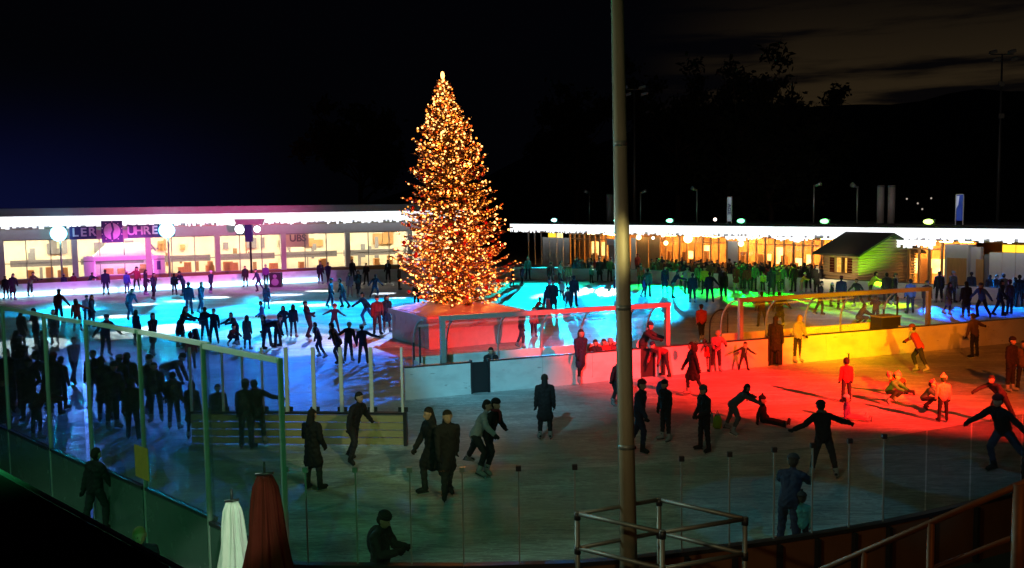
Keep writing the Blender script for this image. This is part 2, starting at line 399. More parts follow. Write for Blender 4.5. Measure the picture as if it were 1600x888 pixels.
# sign over the eaves
O = 2.0
sg = thing('roof_sign', 'long sign board of pale block capitals LER and UHRE with a split disc emblem between', 'sign', LF.w(LF.s_of(178, O), O, 5))
def at(px, py, out=O): return LF.hit(px, py, out)
def board(px0, py0, px1, py1, name, mt, out, th=.1):
    (a, z1), (c, z0) = at(px0, py0, out), at(px1, py1, out)
    b = MB(LF.fr); b.box((a, out, z0), (c, out + th, z1)); return b.build(name, mt, sg)
board(108, 354.5, 151, 373.5, 'letter_board', M['navy'], O); board(199, 352, 250, 371, 'letter_board', M['navy'], O)
board(150, 360, 200, 373, 'crossbar', M['fascia'], O - .1, .08)
board(157.5, 345.5, 192.5, 379, 'emblem_panel', M['navy'], O + .06)
pale = mat('pale_lilac_lettering', (.62, .6, .75), .5)
for ch, x, y in (('L', 117.5, 364), ('E', 130.5, 363.6), ('R', 144, 363), ('U', 205, 361.5), ('H', 217, 361), ('R', 229, 360.5), ('E', 241.5, 360)):
    a, z = at(x, y); letters('letter', ch, 1.02, pale, sg, LF.w(a, O + .13, z), LF.a, LF.z, .03, 1.0)
a, z = at(175, 361.5)
rad = .72
for sd in (-1, 1):                                     # the disc, split by a jagged dark bolt
    pts = []
    for k in range(25):
        an = math.pi / 2 + sd * math.pi * k / 24
        pts.append((a + math.cos(an) * rad * .93 + (-sd) * -.0, O + .165, z + math.sin(an) * rad))
    pts = [(min(q[0], a - .09) if sd > 0 else max(q[0], a + .09), q[1], q[2]) for q in pts]
    mid = [(a - .03 * 1 - sd * .09, O + .165, z - .2), (a + .1 - sd * .09, O + .165, z + .12)]
    b = MB(LF.fr); b.prism(pts + (mid if sd > 0 else mid), (0, .03, 0)); b.build('emblem_disc', pale, sg)
b = MB(LF.fr)
for k in range(10):
    an = 2 * math.pi * k / 10 + .3; cx, cz = a + math.cos(an) * .83, z + math.sin(an) * .83
    if abs(cx - a) < .84 and abs(cz - z) < .84: b.box((cx - .05, O + .165, cz - .05), (cx + .05, O + .175, cz + .05))
b.build('emblem_mark', pale, sg)
for px in (112, 150, 200, 248):
    a, z = at(px, 352); b = MB(LF.fr); b.bar((a, O - .01, z - .2), (a, 1.2, 6.47), .06); b.build('bracket', M['dark'], sg)
# ---- right hall
RF = Facade((.9, 110), (34.5, 63))
def rs(px, out=0): return RF.s_of(px, out)
T0, T1 = rs(812), rs(1760)
hall = thing('hall', 'low flat roofed rink hall right of the tree, orange lit glass front, white light strip', 'building', RF.w(0, 0, 0))
ZR = 4.82
b = MB(RF.fr); b.box((T0, -9, 0), (T1, -8.8, 3.75)); b.build('back_wall', M['oak'], hall)
b = MB(RF.fr); b.box((T0, -8.8, 3.72), (T1, -.0, 3.82)); b.build('ceiling', M['oak'], hall)
b = MB(RF.fr); b.box((T0 - .3, -9.4, 4.72), (T1, 1.2, 4.95)); b.build('roof', M['roofing'], hall)
b = MB(RF.fr); b.box((T0 - .2, .1, 3.83), (T1, .3, 4.71)); b.build('fascia_board', M['fascia'], hall)
curtain(RF, T0 - .25, T1, 4.75, 3.85, 1.15, 'light_curtain', hall)
curtain(RF, rs(1146), rs(1192), 3.84, 3.5, 1.1, 'light_curtain', hall); curtain(RF, rs(1232), rs(1275), 3.84, 3.55, 1.1, 'light_curtain', hall); curtain(RF, rs(1385), rs(1474), 3.84, 3.3, 1.1, 'light_curtain', hall)
def panel(px0, px1, z0, z1, name, mt, out=0, th=.06, seam=0):
    a, c = rs(px0, out), rs(px1, out)
    b = MB(RF.fr); b.box((a, out - th, z0), (c, out, z1))
    o = b.build(name, mt, hall)
    return a, c
# open dark porch at the far end
for px in (826, 836, 846):
    a = rs(px); b = MB(RF.fr); b.box((a - .05, -.05, 0), (a + .05, .05, 3.8)); b.build('mullion', M['grey'], hall)
# white wall panels
for px0, px1 in ((848, 859), (859.6, 870), (870.6, 880), (880.6, 891)): panel(px0, px1, 0, 3.2, 'wall_panel', M['white'])
panel(857, 868, 3.22, 3.7, 'transom_light', E_yel); panel(870, 879, 3.22, 3.7, 'transom_light', E_panel)
panel(948, 962, 2.6, 3.25, 'awning', M['fascia'], .5); panel(951, 960, 0, 2.6, 'door', M['grey'], .02); panel(986, 993.5, 0, 3.4, 'wall_panel', M['white'])
panel(1137, 1153, .0, 3.35, 'wall_panel', M['white']); panel(995, 1013, 0, 3.5, 'timber_panel', M['oak']); panel(1014, 1030, 0, 3.5, 'timber_panel', M['oak'])
# glazed bays: frame grids with orange timber behind
def bay(px0, px1, n, top=3.7, tr=3.1, low=.05):
    a, c = rs(px0), rs(px1); b = MB(RF.fr); w_ = .07
    for k in range(n + 1):
        x = a + (c - a) * k / n; b.box((x - w_, -.08, 0), (x + w_, .08, top))
    b.box((a + w_, -.06, tr), (c - w_, .06, tr + .1)); b.box((a + w_, -.06, top - .08), (c - w_, .06, top - .001)); b.box((a + w_, -.06, low), (c - w_, .06, low + .25))
    o = b.build('window', M['oak'], hall)
    b = MB(RF.fr); b.box((a + w_, -.012, low + .25), (c - w_, .0, top - .08)); b.build('pane', M['pane'], o)
for px0, px1, n in ((891, 905, 2), (905, 947, 5), (1031, 1062, 3), (1063, 1085, 2), (1086, 1136, 4), (1155, 1196, 3), (1197, 1240, 3), (1241, 1284, 3), (1285, 1330, 3), (1331, 1372, 2), (1373, 1420, 3), (1421, 1452, 2), (1453, 1472, 1)):
    bay(px0, px1, n)
rr = random.Random(3)
for px in range(900, 1475, 22):
    if 946 < px < 1030 and px < 990: continue
    a = rs(px + rr.uniform(-5, 5)); b = MB(RF.fr); y = -rr.uniform(1.2, 3.5); b.box((a - .35, y - .3, 3.55), (a + .35, y + .3, 3.66)); b.build('ceiling_lamp', E_orange, hall)
for k, px in enumerate((899, 912, 928, 1048, 1072, 1110, 1165, 1185, 1215, 1232, 1262, 1300, 1402, 1432, 1446, 1462)):
    a = rs(px); z = rr.uniform(.7, 1.5); b = MB(RF.fr); b.box((a - rr.uniform(.3, .6), -2.9, z), (a + rr.uniform(.3, .6), -2.84, z + rr.uniform(.7, 1.5))); b.build('glow_panel', E_panel, hall)  # glowing panels added in number to brighten the orange interior
b = MB(RF.fr)
for px in range(895, 1475, 13):
    a = rs(px + rr.uniform(-4, 4)); y = -rr.uniform(1.5, 2.6); h = rr.uniform(.7, 2.4); b.box((a - rr.uniform(.1, .45), y - .3, .02), (a + rr.uniform(.1, .45), y, h))
b.build('interior_furniture', M['wood'], hall)
b = MB(RF.fr); b.box((rs(892), -4.6, 0), (rs(1474), -4.5, 3.7)); b.build('inner_wall', M['oak'], hall)
# grey-green annexe and panels at the right
for px0, px1, z1 in ((1476, 1513, 3.3), ): panel(px0, px1, 0, 3.55, 'annexe_wall', M['plaster'], .6, 1.0)
panel(1480, 1510, .25, 2.6, 'shutter', M['oak'], .66); panel(1514, 1532, 0, 3.4, 'annexe_wall', M['plaster'], .25, .4); panel(1525, 1537, .2, 2.55, 'door', M['oak'], .29); panel(1538, 1545, 0, 2.9, 'wall_panel', M['grey'], .1)
for px0, px1 in ((1546, 1565.5), (1566.3, 1586.5), (1587.3, 1607), (1608, 1640), (1641, 1680), (1681, 1740)): panel(px0, px1, 0, 3.05, 'wall_panel', M['white'], .05)
panel(1566, 1586, 3.08, 3.6, 'transom_light', E_yel); panel(1587.5, 1640, 3.08, 3.6, 'transom_light', E_yel)
# hanging lanterns
for px, py, r, c in ((1075, 373, .42, 'large round yellow paper lantern, biggest of those hanging under the hall eaves'), (1040.5, 380, .22, 'small round white lantern left of the large yellow one under the eaves'),
                     (1158, 381, .26, 'round pale lantern hanging by the white panel under the hall eaves'), (998, 371, .26, 'amber lantern by the tall pole under the hall eaves'), (1036, 367, .2, 'small amber lantern highest on the cord under the hall eaves'),
                     (1020.5, 372, .14, 'tiny white lantern hanging between two amber ones under the hall eaves')):
    s_, z = RF.hit(px, py, .6); p = RF.w(s_, .6, z)
    l = thing('lantern', c, 'lantern', (p.x, p.y, z - r), 'lanterns under the hall eaves')
    b = MB(); b.ball(p, r, 12, 8); b.build('shade', emit('lantern_glow', (1, .72, .25) if r > .2 else (1, .85, .6), 9 if r > .3 else 7), l)
    b = MB(); b.tube([(p.x, p.y, z + r - .01), (p.x, p.y, max(z + r + .06, 3.9))], .012, 5); b.build('cord', M['dark'], l)
# flood lamps along the roof edge
LAMPS = []
for px, py, c, tone, nm in ((867, 346.5, (.2, 1, .8), 0, 'mint green roof floodlight nearest the lit tree'), (965, 346.5, (.15, 1, .7), 0, 'mint green roof floodlight just left of the tall pole'),
                        (1047, 348, (.05, 1, .35), 1, 'green roof floodlight first right of the tall pole'), (1158, 348.5, (.02, 1, .25), 1, 'green roof floodlight beside the white vertical banner'),
                        (1288, 349.5, (.05, 1, .1), 1, 'green roof floodlight above the log cabin roof'), (1450, 351.5, (.45, 1, .02), 2, 'yellow green roof floodlight between cabin and blue banner')):
    s_ = rs(px, .9); p = RF.w(s_, .9, 4.95); LAMPS.append((p, c))
    l = thing('floodlight', nm, 'floodlight', p, 'floodlights on the hall roof edge')
    b = MB(RF.fr); b.box((s_ - .46, .72, 5.0), (s_ + .46, .86, 5.36)); b.build('housing', M['dark'], l)
    b = MB(); pc = RF.w(s_, .87, 5.18); b.ball(pc, (.4, .3, .19), 16, 8); b.build('lens', emit('floodlight_lens', [min(1, q + .14) for q in c], 5), l)
    b = MB(RF.fr); b.bar((s_ - .3, .79, 4.951), (s_ - .3, .79, 5.02), .05); b.bar((s_ + .3, .79, 4.951), (s_ + .3, .79, 5.02), .05); b.build('bracket', M['dark'], l)
s_ = rs(1117, .9); l = thing('roof_lamp', 'small white globe lamp on the hall roof left of the white banner', 'lamp', RF.w(s_, .9, 4.95))
b = MB(); b.ball(RF.w(s_, .9, 5.3), .16, 10, 6); b.build('globe', emit('globe_lamp', (1, .8, .7), 3), l); b = MB(); b.tube([RF.w(s_, .9, 4.951), RF.w(s_, .9, 5.16)], .05, 6); b.build('stem', M['dark'], l)
# chimneys, poles, banners on the roof
for px, y0, y1, lab, wd in ((953, 303, 333, 'short grey roof chimney left of the tall pole', 11), (1376.5, 290, 333, 'left one of two pinkish grey chimneys side by side on the hall roof', 11), (1393.5, 290, 334, 'right one of two pinkish grey chimneys side by side on the hall roof', 11)):
    s_, zt = RF.hit(px, y0, -3); rad = wd / 2 * (RF.w(s_, -3, 0).y) / FL; p = RF.w(s_, -3, 4.95)
    c = thing('chimney', lab, 'chimney', p, 'chimneys on the hall roof')
    b = MB(); b.tube([p + Vector((0, 0, .001)), (p.x, p.y, zt)], rad, 14); b.build('flue', mat('chimney_metal', (.42, .38, .37), .6, .2), c)
    b = MB(); b.tube([(p.x, p.y, zt - .14), (p.x, p.y, zt - .04)], rad * 1.08, 14); b.build('collar', M['steel'], c)
for px, y0, sd, lab in ((921, 300, -1, 'thin roof pole with a spotlight head left of the short chimney'), (1089, 296, -1, 'thin roof pole with a spotlight head left of the white banner'),
                        (1272, 289, 1, 'thin roof pole with a spotlight head facing right'), (1340, 291, -1, 'thin roof pole with a spotlight head beside the twin chimneys'), (1001, 300, 1, 'short roof pole with a small spotlight right of the tall pole')):
    s_, zt = RF.hit(px, y0, -2); p = RF.w(s_, -2, 4.95); c = thing('spotlight_pole', lab, 'spotlight', p, 'spotlight poles on the hall roof')
    b = MB(); b.tube([p + Vector((0, 0, .001)), (p.x, p.y, zt)], .07, 6); b.build('pole', M['alu'], c)
    b = MB(); b.tube([(p.x + sd * .1, p.y - .05, zt - .1), (p.x + sd * .55, p.y - .25, zt + .12)], [.1, .2], 10); b.build('spotlight_head', M['alu'], c)
for px, y0, y1, lab, blue in ((1140, 308, 346, 'narrow white vertical banner with dark rotated letters on the hall roof', 0), (1500, 304, 345, 'narrow blue vertical banner with white edges on the hall roof', 1)):
    s_, zt = RF.hit(px, y0, .4); _, zb = RF.hit(px, y1, .4); p = RF.w(s_, .4, 4.95); hw = (4.4 if not blue else 6) * p.y / FL
    c = thing('banner', lab, 'banner', p, 'vertical banners on the hall roof')
    b = MB(RF.fr); b.bar((s_ - hw, .4, 4.951), (s_ - hw, .4, zt), .06); b.bar((s_ + hw, .4, 4.951), (s_ + hw, .4, zt), .06); b.bar((s_ - hw, .4, zt), (s_ + hw, .4, zt), .06); b.build('frame', M['white'], c)
    lit = emit('lit_banner_white', (.5, .6, .7), .28, .4, 1) if not blue else emit('lit_banner_blue', (.03, .07, .45), .35, .5, 1)
    b = MB(RF.fr); b.box((s_ - hw + .03, .39, max(zb, 4.97)), (s_ + hw - .03, .41, zt - .03)); b.build('sheet', lit, c)
    if not blue: letters('lettering', 'AGE', hw * 2.0, M['navy'], c, RF.w(s_, .43, (zt + zb) / 2), -RF.z, RF.a, .01)
    else:
        b = MB(RF.fr); b.prism([(s_ - hw + .04, .42, zt - .1), (s_ - .02, .42, zt - .1), (s_ - .1, .42, zt - .75), (s_ - hw + .04, .42, zt - 1.0)], (0, .012, 0)); b.build('mark', emit('lit_banner_mark', (.5, .55, .8), .5), c)
# ---- log cabin on the rink edge
c0 = G(1341, 459); 
cf = Vector((.91, .41, 0)).normalized()            # gable wall runs right and back
d1 = px_of(c0)[0]
# local frame: x along gable wall (to the right), y along the eaves wall (to the left-back)
gx = Vector((1, .12, 0)).normalized(); ey = Vector((-gx.y, gx.x, 0)); ey = (ey * .62 - gx * .78).normalized()
ey = Vector((-.43, .9, 0)).normalized(); gx = Vector((.9, .43, 0)).normalized()
CF = (Vector((c0.x, c0.y, 0)), gx, ey, Vector((0, 0, 1)))
cab = thing('log_cabin', 'small log cabin with dark pitched roof, curtained window and green lit gable by the rink', 'cabin', CF[0])
Wg, We, ZE, ZG = 5.7, 3.5, 2.95, 4.2
b = MB(CF)
hole = (1.1, 2.3, 1.45, 2.55)                       # window opening in the eaves wall (y0,y1,z0,z1)
b.box((0, 0, 0), (.12, hole[0], ZE)); b.box((0, hole[1], 0), (.12, We, ZE)); b.box((0, hole[0], 0), (.12, hole[1], hole[2])); b.box((0, hole[0], hole[3]), (.12, hole[1], ZE))
b.prism([(.121, 0, 0), (Wg, 0, 0), (Wg, 0, ZE), (Wg / 2, 0, ZG), (.121, 0, ZE)], (0, .12, 0))
b.prism([(.121, We - .12, 0), (Wg, We - .12, 0), (Wg, We - .12, ZE), (Wg / 2, We - .12, ZG), (.121, We - .12, ZE)], (0, .119, 0))
b.box((Wg - .12, .121, 0), (Wg - .001, We - .121, ZE))
b.build('wall', M['log'], cab)
b = MB(CF)
k = 0
z = .1
while z < ZE - .1:                                   # log courses standing proud
    b.tube([(-.01, .0, z), (-.01, hole[0] - .1 if hole[2] - .1 < z < hole[3] + .1 else We, z)], .055, 6)
    if hole[2] - .1 < z < hole[3] + .1: b.tube([(-.01, hole[1] + .1, z), (-.01, We, z)], .055, 6)
    b.tube([(-.1, -.01, z + .07), (Wg + .1, -.01, z + .07)], .055, 6); z += .21
while z < ZG - .2:
    h = (ZG - z) / (ZG - ZE) * Wg / 2; b.tube([(Wg / 2 - h, -.01, z), (Wg / 2 + h, -.01, z)], .055, 6); z += .21
b.build('log_courses', M['log'], cab)
b = MB(CF)
for sgn in (0, 1):
    xe, xr = (-.55, Wg / 2) if not sgn else (Wg + .55, Wg / 2)
    ze = ZE - (.55 / (Wg / 2)) * (ZG - ZE)
    b.prism([(xe, -.6, ze + .02), (xr, -.6, ZG + .05), (xr, We + .6, ZG + .05), (xe, We + .6, ze + .02)], (0, 0, .14))
b.build('roof', M['shingle'], cab)
b = MB(CF); b.box((-.03, hole[0] - .08, hole[2] - .08), (.0, hole[0], hole[3] + .08)); b.box((-.03, hole[1], hole[2] - .08), (.0, hole[1] + .08, hole[3] + .08)); b.box((-.03, hole[0], hole[3]), (.0, hole[1], hole[3] + .08)); b.box((-.05, hole[0] - .1, hole[2] - .08), (0, hole[1] + .1, hole[2]))
b.box((.02, (hole[0] + hole[1]) / 2 - .03, hole[2]), (.06, (hole[0] + hole[1]) / 2 + .03, hole[3]))
wn = b.build('window', M['wood'], cab)
b = MB(CF); b.box((.04, hole[0], hole[2]), (.05, hole[1], hole[3])); b.build('pane', M['pane'], wn)
for q0, q1 in ((hole[0] - .5, hole[0] - .06), (hole[1] + .06, hole[1] + .5)):
    b = MB(CF); b.box((-.06, q0, hole[2]), (-.015, q1, hole[3])); b.build('shutter', M['burgundy'], cab)
E_curt = emit('glowing_curtain', (1, .5, .08), .9, .5, 6)  # curtains emit: the lamplight of the room is put into their colour
for q0, q1 in ((hole[0] + .0, hole[0] + .4), (hole[1] - .4, hole[1])):
    b = MB(CF)
    for j in range(5): b.tube([(.2, q0 + (q1 - q0) * (j + .5) / 5, hole[2] - .1), (.2, q0 + (q1 - q0) * (j + .5) / 5, hole[3] + .1)], .05, 6)
    b.build('curtain', E_curt, wn)
b = MB(CF); b.box((2.0, 1.6, 2.3), (2.5, 2.4, 2.4)); b.build('ceiling_lamp', E_warm, cab)
b = MB(CF); b.box((1.2, .3, 0), (1.3, We - .3, 2.9)); b.build('inner_wall', M['oak'], cab)
# stall counter beside the cabin
# ------------------------------------------------------------------ pink lit tent
q = G(150, 452); q.z = 0; q = q + (q - CAM).normalized() * 2.0; q.z = 0
TF = (Vector((q.x, q.y, 0)), LF.a, LF.n, Vector((0, 0, 1)))
tent = thing('marquee_tent', 'pink lit marquee tent with hipped roof and open bright front behind the glowing barrier', 'tent', TF[0])
Wt, Dt, Ze, Zt = 4.9, 3.2, 2.72, 3.85
b = MB(TF)
i = [b.p(x) for x in ((-.15, .15, Ze), (Wt + .15, .15, Ze), (Wt + .15, -Dt - .15, Ze), (-.15, -Dt - .15, Ze), (1.1, -Dt / 2 + .3, Zt), (Wt - 1.0, -Dt / 2 + .3, Zt), (Wt - 1.0, -Dt / 2 - .3, Zt), (1.1, -Dt / 2 - .3, Zt))]
for f in ((0, 1, 5, 4), (1, 2, 6, 5), (2, 3, 7, 6), (3, 0, 4, 7), (4, 5, 6, 7)): b.face([i[k] for k in f])
ro = b.build('roof', M['tent'], tent)
b = MB(TF); b.box((-.16, .15, Ze - .35), (Wt + .16, .18, Ze)); b.box((-.18, -Dt - .15, Ze - .35), (-.15, .15, Ze)); b.box((Wt + .15, -Dt - .15, Ze - .35), (Wt + .18, .15, Ze)); b.build('valance', M['tent'], tent)
for x, y in ((0, 0), (Wt, 0), (0, -Dt), (Wt, -Dt)):
    b = MB(TF); b.box((x - .05, y - .05, 0), (x + .05, y + .05, Ze)); b.build('pole', M['alu'], tent)
b = MB(TF); b.box((0.06, -Dt - .02, 0), (Wt - .06, -Dt, Ze)); b.box((-.02, -Dt + .06, 0), (.0, -.06, Ze)); b.box((Wt, -Dt + .06, 0), (Wt + .02, -.06, Ze)); b.build('side_wall', M['tent'], tent)
b = MB(TF); b.box((-.9, -.1, 0), (-.06, .0, Ze + .1)); b.build('wing_wall', M['tent'], tent)
b = MB(TF); b.box((Wt + .06, -.1, 0), (Wt + 1.0, .0, Ze)); b.build('wing_wall', M['tent'], tent)
b = MB(TF); b.box((Wt + .3, .01, 1.4), (Wt + .62, .05, 2.2)); b.build('notice_board', M['navy'], tent)
b = MB(TF); b.box((.3, -.55, 0), (Wt - .3, -.1, 1.05)); b.box((.2, -.6, 1.051), (Wt - .2, -.05, 1.1)); b.build('counter', M['tent'], tent)
for x in (1.2, 2.5, 3.8):
    b = MB(TF); b.box((x - .5, -1.8, Ze - .25), (x + .5, -1.6, Ze - .18)); b.build('strip_lamp', emit('tent_strip_lamp', (1, .85, 1), 30), tent)
# ------------------------------------------------------------------ glowing barrier on the far left
def wallseg(a, c, h, th, name, mt, parent, z0=0.0):
    a, c = Vector(a), Vector(c); b = MB(); b.bar(Vector((a.x, a.y, z0 + h / 2)), Vector((c.x, c.y, z0 + h / 2)), th, h); return b.build(name, mt, parent)
bar = thing('rink_barrier', 'white rink barrier with a glowing blue white light tube along its foot before the pavilion', 'barrier', FAR[1])
wallseg(FAR[0], FAR[1], 1.05, .1, 'barrier_board', M['board'], bar); wallseg(FAR[1], FAR[2], 1.05, .1, 'barrier_board', M['board'], bar)
def lerp(a, c, t): return a + (c - a) * t
bl = lerp(FAR[2], FAR[3], 1)
wallseg(FAR[2], FAR[3], 1.05, .1, 'barrier_board', M['board'], bar); wallseg(FAR[3], FAR[4], 1.05, .1, 'barrier_board', M['board'], bar)
E_led = emit('led_tube', (.35, .75, 1), 7)
dv = (FAR[2] - FAR[1]); nv = Vector((dv.y, -dv.x, 0)).normalized()
for t0, t1 in ((0.0, .2), (.21, .33), (.34, .5), (.51, .62), (.63, .8), (.81, .99)):
    a, c = lerp(FAR[1], FAR[2], t0) + nv * .13, lerp(FAR[1], FAR[2], t1) + nv * .13
    b = MB(); b.tube([(a.x, a.y, .2), (c.x, c.y, .2)], .16, 8); b.build('led_tube', E_led, bar)
b2 = thing('rink_barrier', 'grey rink barrier running before the orange lit hall and the log cabin', 'barrier', FAR[5])
for k in (4, 5, 6): wallseg(FAR[k], FAR[k + 1], 1.05, .1, 'barrier_board', M['board'], b2)
for k in (4, 5, 6):
    a, c = FAR[k], FAR[k + 1]; b = MB(); b.bar((a.x, a.y, 1.07), (c.x, c.y, 1.07), .14, .04); b.build('barrier_capping', M['dark'], b2)
# light poles on the left
def lamp_post(px, py, name, lab, Yd):
    p = D(px, py, Yd); base = Vector((p.x, p.y, 0)); l = thing('light_pole', lab, 'light', base, 'blue event lights before the pavilion')
    b = MB(); b.tube([base + Vector((0, .18, 0)), (p.x, p.y + .18, p.z + .5)], .08, 8); b.build('pole', M['alu'], l)
    b = MB(); b.box((p.x - .62, p.y - .05, p.z - .55), (p.x + .62, p.y + .1, p.z + .55)); b.build('housing', M['dark'], l)
    b = MB(); b.ball((p.x, p.y - .06, p.z), (.72, .3, .66), 18, 10); b.build('lens', E_bluelamp, l)
    return p
E_bluelamp = emit('blue_event_lamp', (.2, .8, 1), 8)
P1 = lamp_post(92, 365, 'a', 'bright cyan event light on a slim pole left of the pink tent', 79.5)
P2 = lamp_post(261, 360, 'b', 'bright cyan event light on a slim pole right of the pink tent', 83)
p = D(390, 345, 84.5); base = Vector((p.x, p.y, 0))
l = thing('floodlight_mast', 'dark mast with two white floodlights under a short crossbar beside the black loudspeaker', 'floodlight', base)
b = MB(); b.tube([base, (p.x, p.y, p.z)], .1, 8); b.build('pole', M['black'], l)
b = MB(); b.prism([(p.x - 1.35, p.y - .2, p.z + .15), (p.x + 1.35, p.y - .2, p.z + .15), (p.x + 1.15, p.y - .2, p.z - .35), (p.x - 1.15, p.y - .2, p.z - .35)], (0, .4, 0)); b.build('crossbar', M['fascia'], l)
b = MB(); b.box((p.x - .35, p.y - .45, p.z - 1.9), (p.x + .3, p.y - .12, p.z - .36)); b.build('speaker_box', M['navy'], l)
for dx, rr_ in ((-.85, .42), (.75, .3)):
    c = Vector((p.x + dx, p.y - .1, p.z - .72)); b = MB(); b.tube([c, c + Vector((0, -.22, -.05))], [rr_ * .7, rr_], 16); h = b.build('lamp_housing', M['dark'], l)
    b = MB(); b.tube([c + Vector((0, -.222, -.05)), c + Vector((0, -.25, -.055))], rr_ * .93, 16); b.build('lens', emit('white_flood_lens', (.85, .92, 1), 18), l)
P3 = p
q = G(430, 449); q.z = 0
sp = thing('loudspeaker', 'black box loudspeaker standing by the glowing barrier', 'loudspeaker', q)
b = MB(); b.box((q.x - .5, q.y, .0), (q.x + .5, q.y + .7, 1.25)); b.build('cabinet', M['black'], sp, .03)
b = MB(); b.tube([(q.x, q.y - .001, .45), (q.x, q.y - .03, .45)], .32, 16); b.tube([(q.x, q.y - .001, .95), (q.x, q.y - .03, .95)], .17, 14); b.build('speaker_cone', M['grey'], sp)
# ------------------------------------------------------------------ tree on its platform
FLc = Vector((-3.94, 43.3, 0)); U = Vector((.88, .475, 0)).normalized(); V = Vector((-U.y, U.x, 0)); LU, LV, HB = 5.1, 4.8, 1.6
PF = (FLc, U, V, Vector((0, 0, 1))); TC = FLc + U * (LU / 2) + V * (LV / 2)
plat = thing('tree_platform', 'square tarpaulin covered platform carrying the lit tree, front side lit red', 'platform', FLc)
b = MB(PF); b.box((0, 0, .0), (LU, .06, HB)); b.box((0, LV - .06, 0), (LU, LV, HB)); b.box((0, .061, 0), (.06, LV - .061, HB)); b.box((LU - .06, .061, 0), (LU, LV - .061, HB)); b.build('side_panel', M['tarp'], plat)
b = MB(PF); e = .12; n = 10
g = [[b.p((-e + (LU + 2 * e) * i / n, -e + (LV + 2 * e) * j / n, HB - .06 + .62 * max(0, 1 - max(abs(i - n / 2), abs(j - n / 2)) / (n / 2)) ** .8 + .02 * math.sin(i * 2.3 + j * 1.7))) for j in range(n + 1)] for i in range(n + 1)]
for i in range(n):
    for j in range(n): b.face((g[i][j], g[i+1][j], g[i+1][j+1], g[i][j+1]), True)
b.build('tarpaulin', M['tarp'], plat)
b = MB(PF); b.box((-e, -e - .02, HB - .32), (LU + e, -e, HB - .05)); b.box((-e - .02, -e, HB - .32), (-e, LV + e, HB - .05)); b.build('valance', M['tarp'], plat)
b = MB(PF); rr = random.Random(5)
for k in range(26):
    y, z = rr.uniform(.3, LV - .3), rr.uniform(.15, 1.2); b.box((-.012, y, z), (-.002, y + rr.uniform(.04, .12), z + rr.uniform(.08, .2)))
b.build('white_fleck', M['white'], plat)
tree = thing('christmas_tree', 'tall spruce covered in warm golden fairy lights and red baubles on the red platform', 'tree', TC + Vector((0, 0, HB)))
b = MB(); zb = 1.95; zt = 13.05
b.tube([TC + Vector((0, 0, 1.4)), TC + Vector((0, 0, 6)), TC + Vector((0, 0, zt))], [.2, .13, .02], 10); b.build('trunk', M['bark'], tree)
def half(z):                                          # crown half width (m) at height z
    P = [(1.9, 1.75), (2.3, 2.2), (3.0, 2.65), (3.9, 2.8), (5, 2.68), (6.2, 2.42), (7.4, 2.05), (8.6, 1.75), (9.6, 1.5), (10.6, 1.1), (11.5, .72), (12.3, .42), (12.8, .2), (13.1, .05)]
    for (a, r0), (c, r1) in zip(P, P[1:]):
        if a <= z <= c: return r0 + (r1 - r0) * (z - a) / (c - a)
    return .3
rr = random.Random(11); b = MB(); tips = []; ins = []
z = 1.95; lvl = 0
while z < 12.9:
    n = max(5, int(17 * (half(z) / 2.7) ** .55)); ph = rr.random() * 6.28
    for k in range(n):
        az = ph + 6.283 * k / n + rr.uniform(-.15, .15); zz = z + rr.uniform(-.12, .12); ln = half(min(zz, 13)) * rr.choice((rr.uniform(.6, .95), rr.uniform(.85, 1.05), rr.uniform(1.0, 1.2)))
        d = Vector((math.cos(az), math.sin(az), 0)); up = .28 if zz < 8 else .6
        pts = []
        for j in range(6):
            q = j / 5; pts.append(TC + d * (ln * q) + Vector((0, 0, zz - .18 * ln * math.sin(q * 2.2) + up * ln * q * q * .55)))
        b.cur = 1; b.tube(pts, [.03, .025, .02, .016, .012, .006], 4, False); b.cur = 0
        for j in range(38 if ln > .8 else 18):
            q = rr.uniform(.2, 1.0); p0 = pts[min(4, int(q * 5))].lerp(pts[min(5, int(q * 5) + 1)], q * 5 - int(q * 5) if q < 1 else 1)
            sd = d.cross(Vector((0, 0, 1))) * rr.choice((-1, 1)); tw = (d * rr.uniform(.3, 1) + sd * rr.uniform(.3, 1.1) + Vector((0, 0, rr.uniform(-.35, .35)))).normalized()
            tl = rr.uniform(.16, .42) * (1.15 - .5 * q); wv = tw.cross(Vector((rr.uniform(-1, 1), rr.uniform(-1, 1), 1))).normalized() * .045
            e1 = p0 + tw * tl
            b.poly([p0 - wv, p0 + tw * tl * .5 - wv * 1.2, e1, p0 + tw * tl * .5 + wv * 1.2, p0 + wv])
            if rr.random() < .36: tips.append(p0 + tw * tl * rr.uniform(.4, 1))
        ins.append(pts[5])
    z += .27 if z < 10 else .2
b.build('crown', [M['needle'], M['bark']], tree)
rr.shuffle(tips); pool = tips[:3300] + ins
b_ = [q for q in pool]
EA, EB, EC = emit('bulb_glow', (1, .44, .12), 4.8), emit('bulb_glow_amber', (1, .29, .03), 2.6), emit('bulb_glow_red', (1, .11, .01), 1.4)
def bulb_mesh(pts, name, mts, kind=None):
    b = MB()
    for q in pts:
        r = rr.choice((.02, .026, .032, .04, .055)); b.cur = rr.choices((0, 1, 2), (5, 5, 3))[0]
        b.ball(q, r, 6, 4)
    o = b.build(name, mts, tree)
    if kind: o['kind'] = kind
    return o
top = [TC + Vector((rr.gauss(0, .4) * half(z) , rr.gauss(0, .4) * half(z), z)) for z in [rr.uniform(10.0, 13.1) for _ in range(230)]]
pool += top
front = sorted([q for q in pool if (q - TC).y < 0], key=lambda q: rr.random())
ones = front[:100]; rest = [q for q in pool if q not in ones]
for q in ones:
    b = MB(); b.ball(q, rr.uniform(.045, .065), 7, 5); b.build('bulb', rr.choice((EA, EA, EA, EB)), tree)
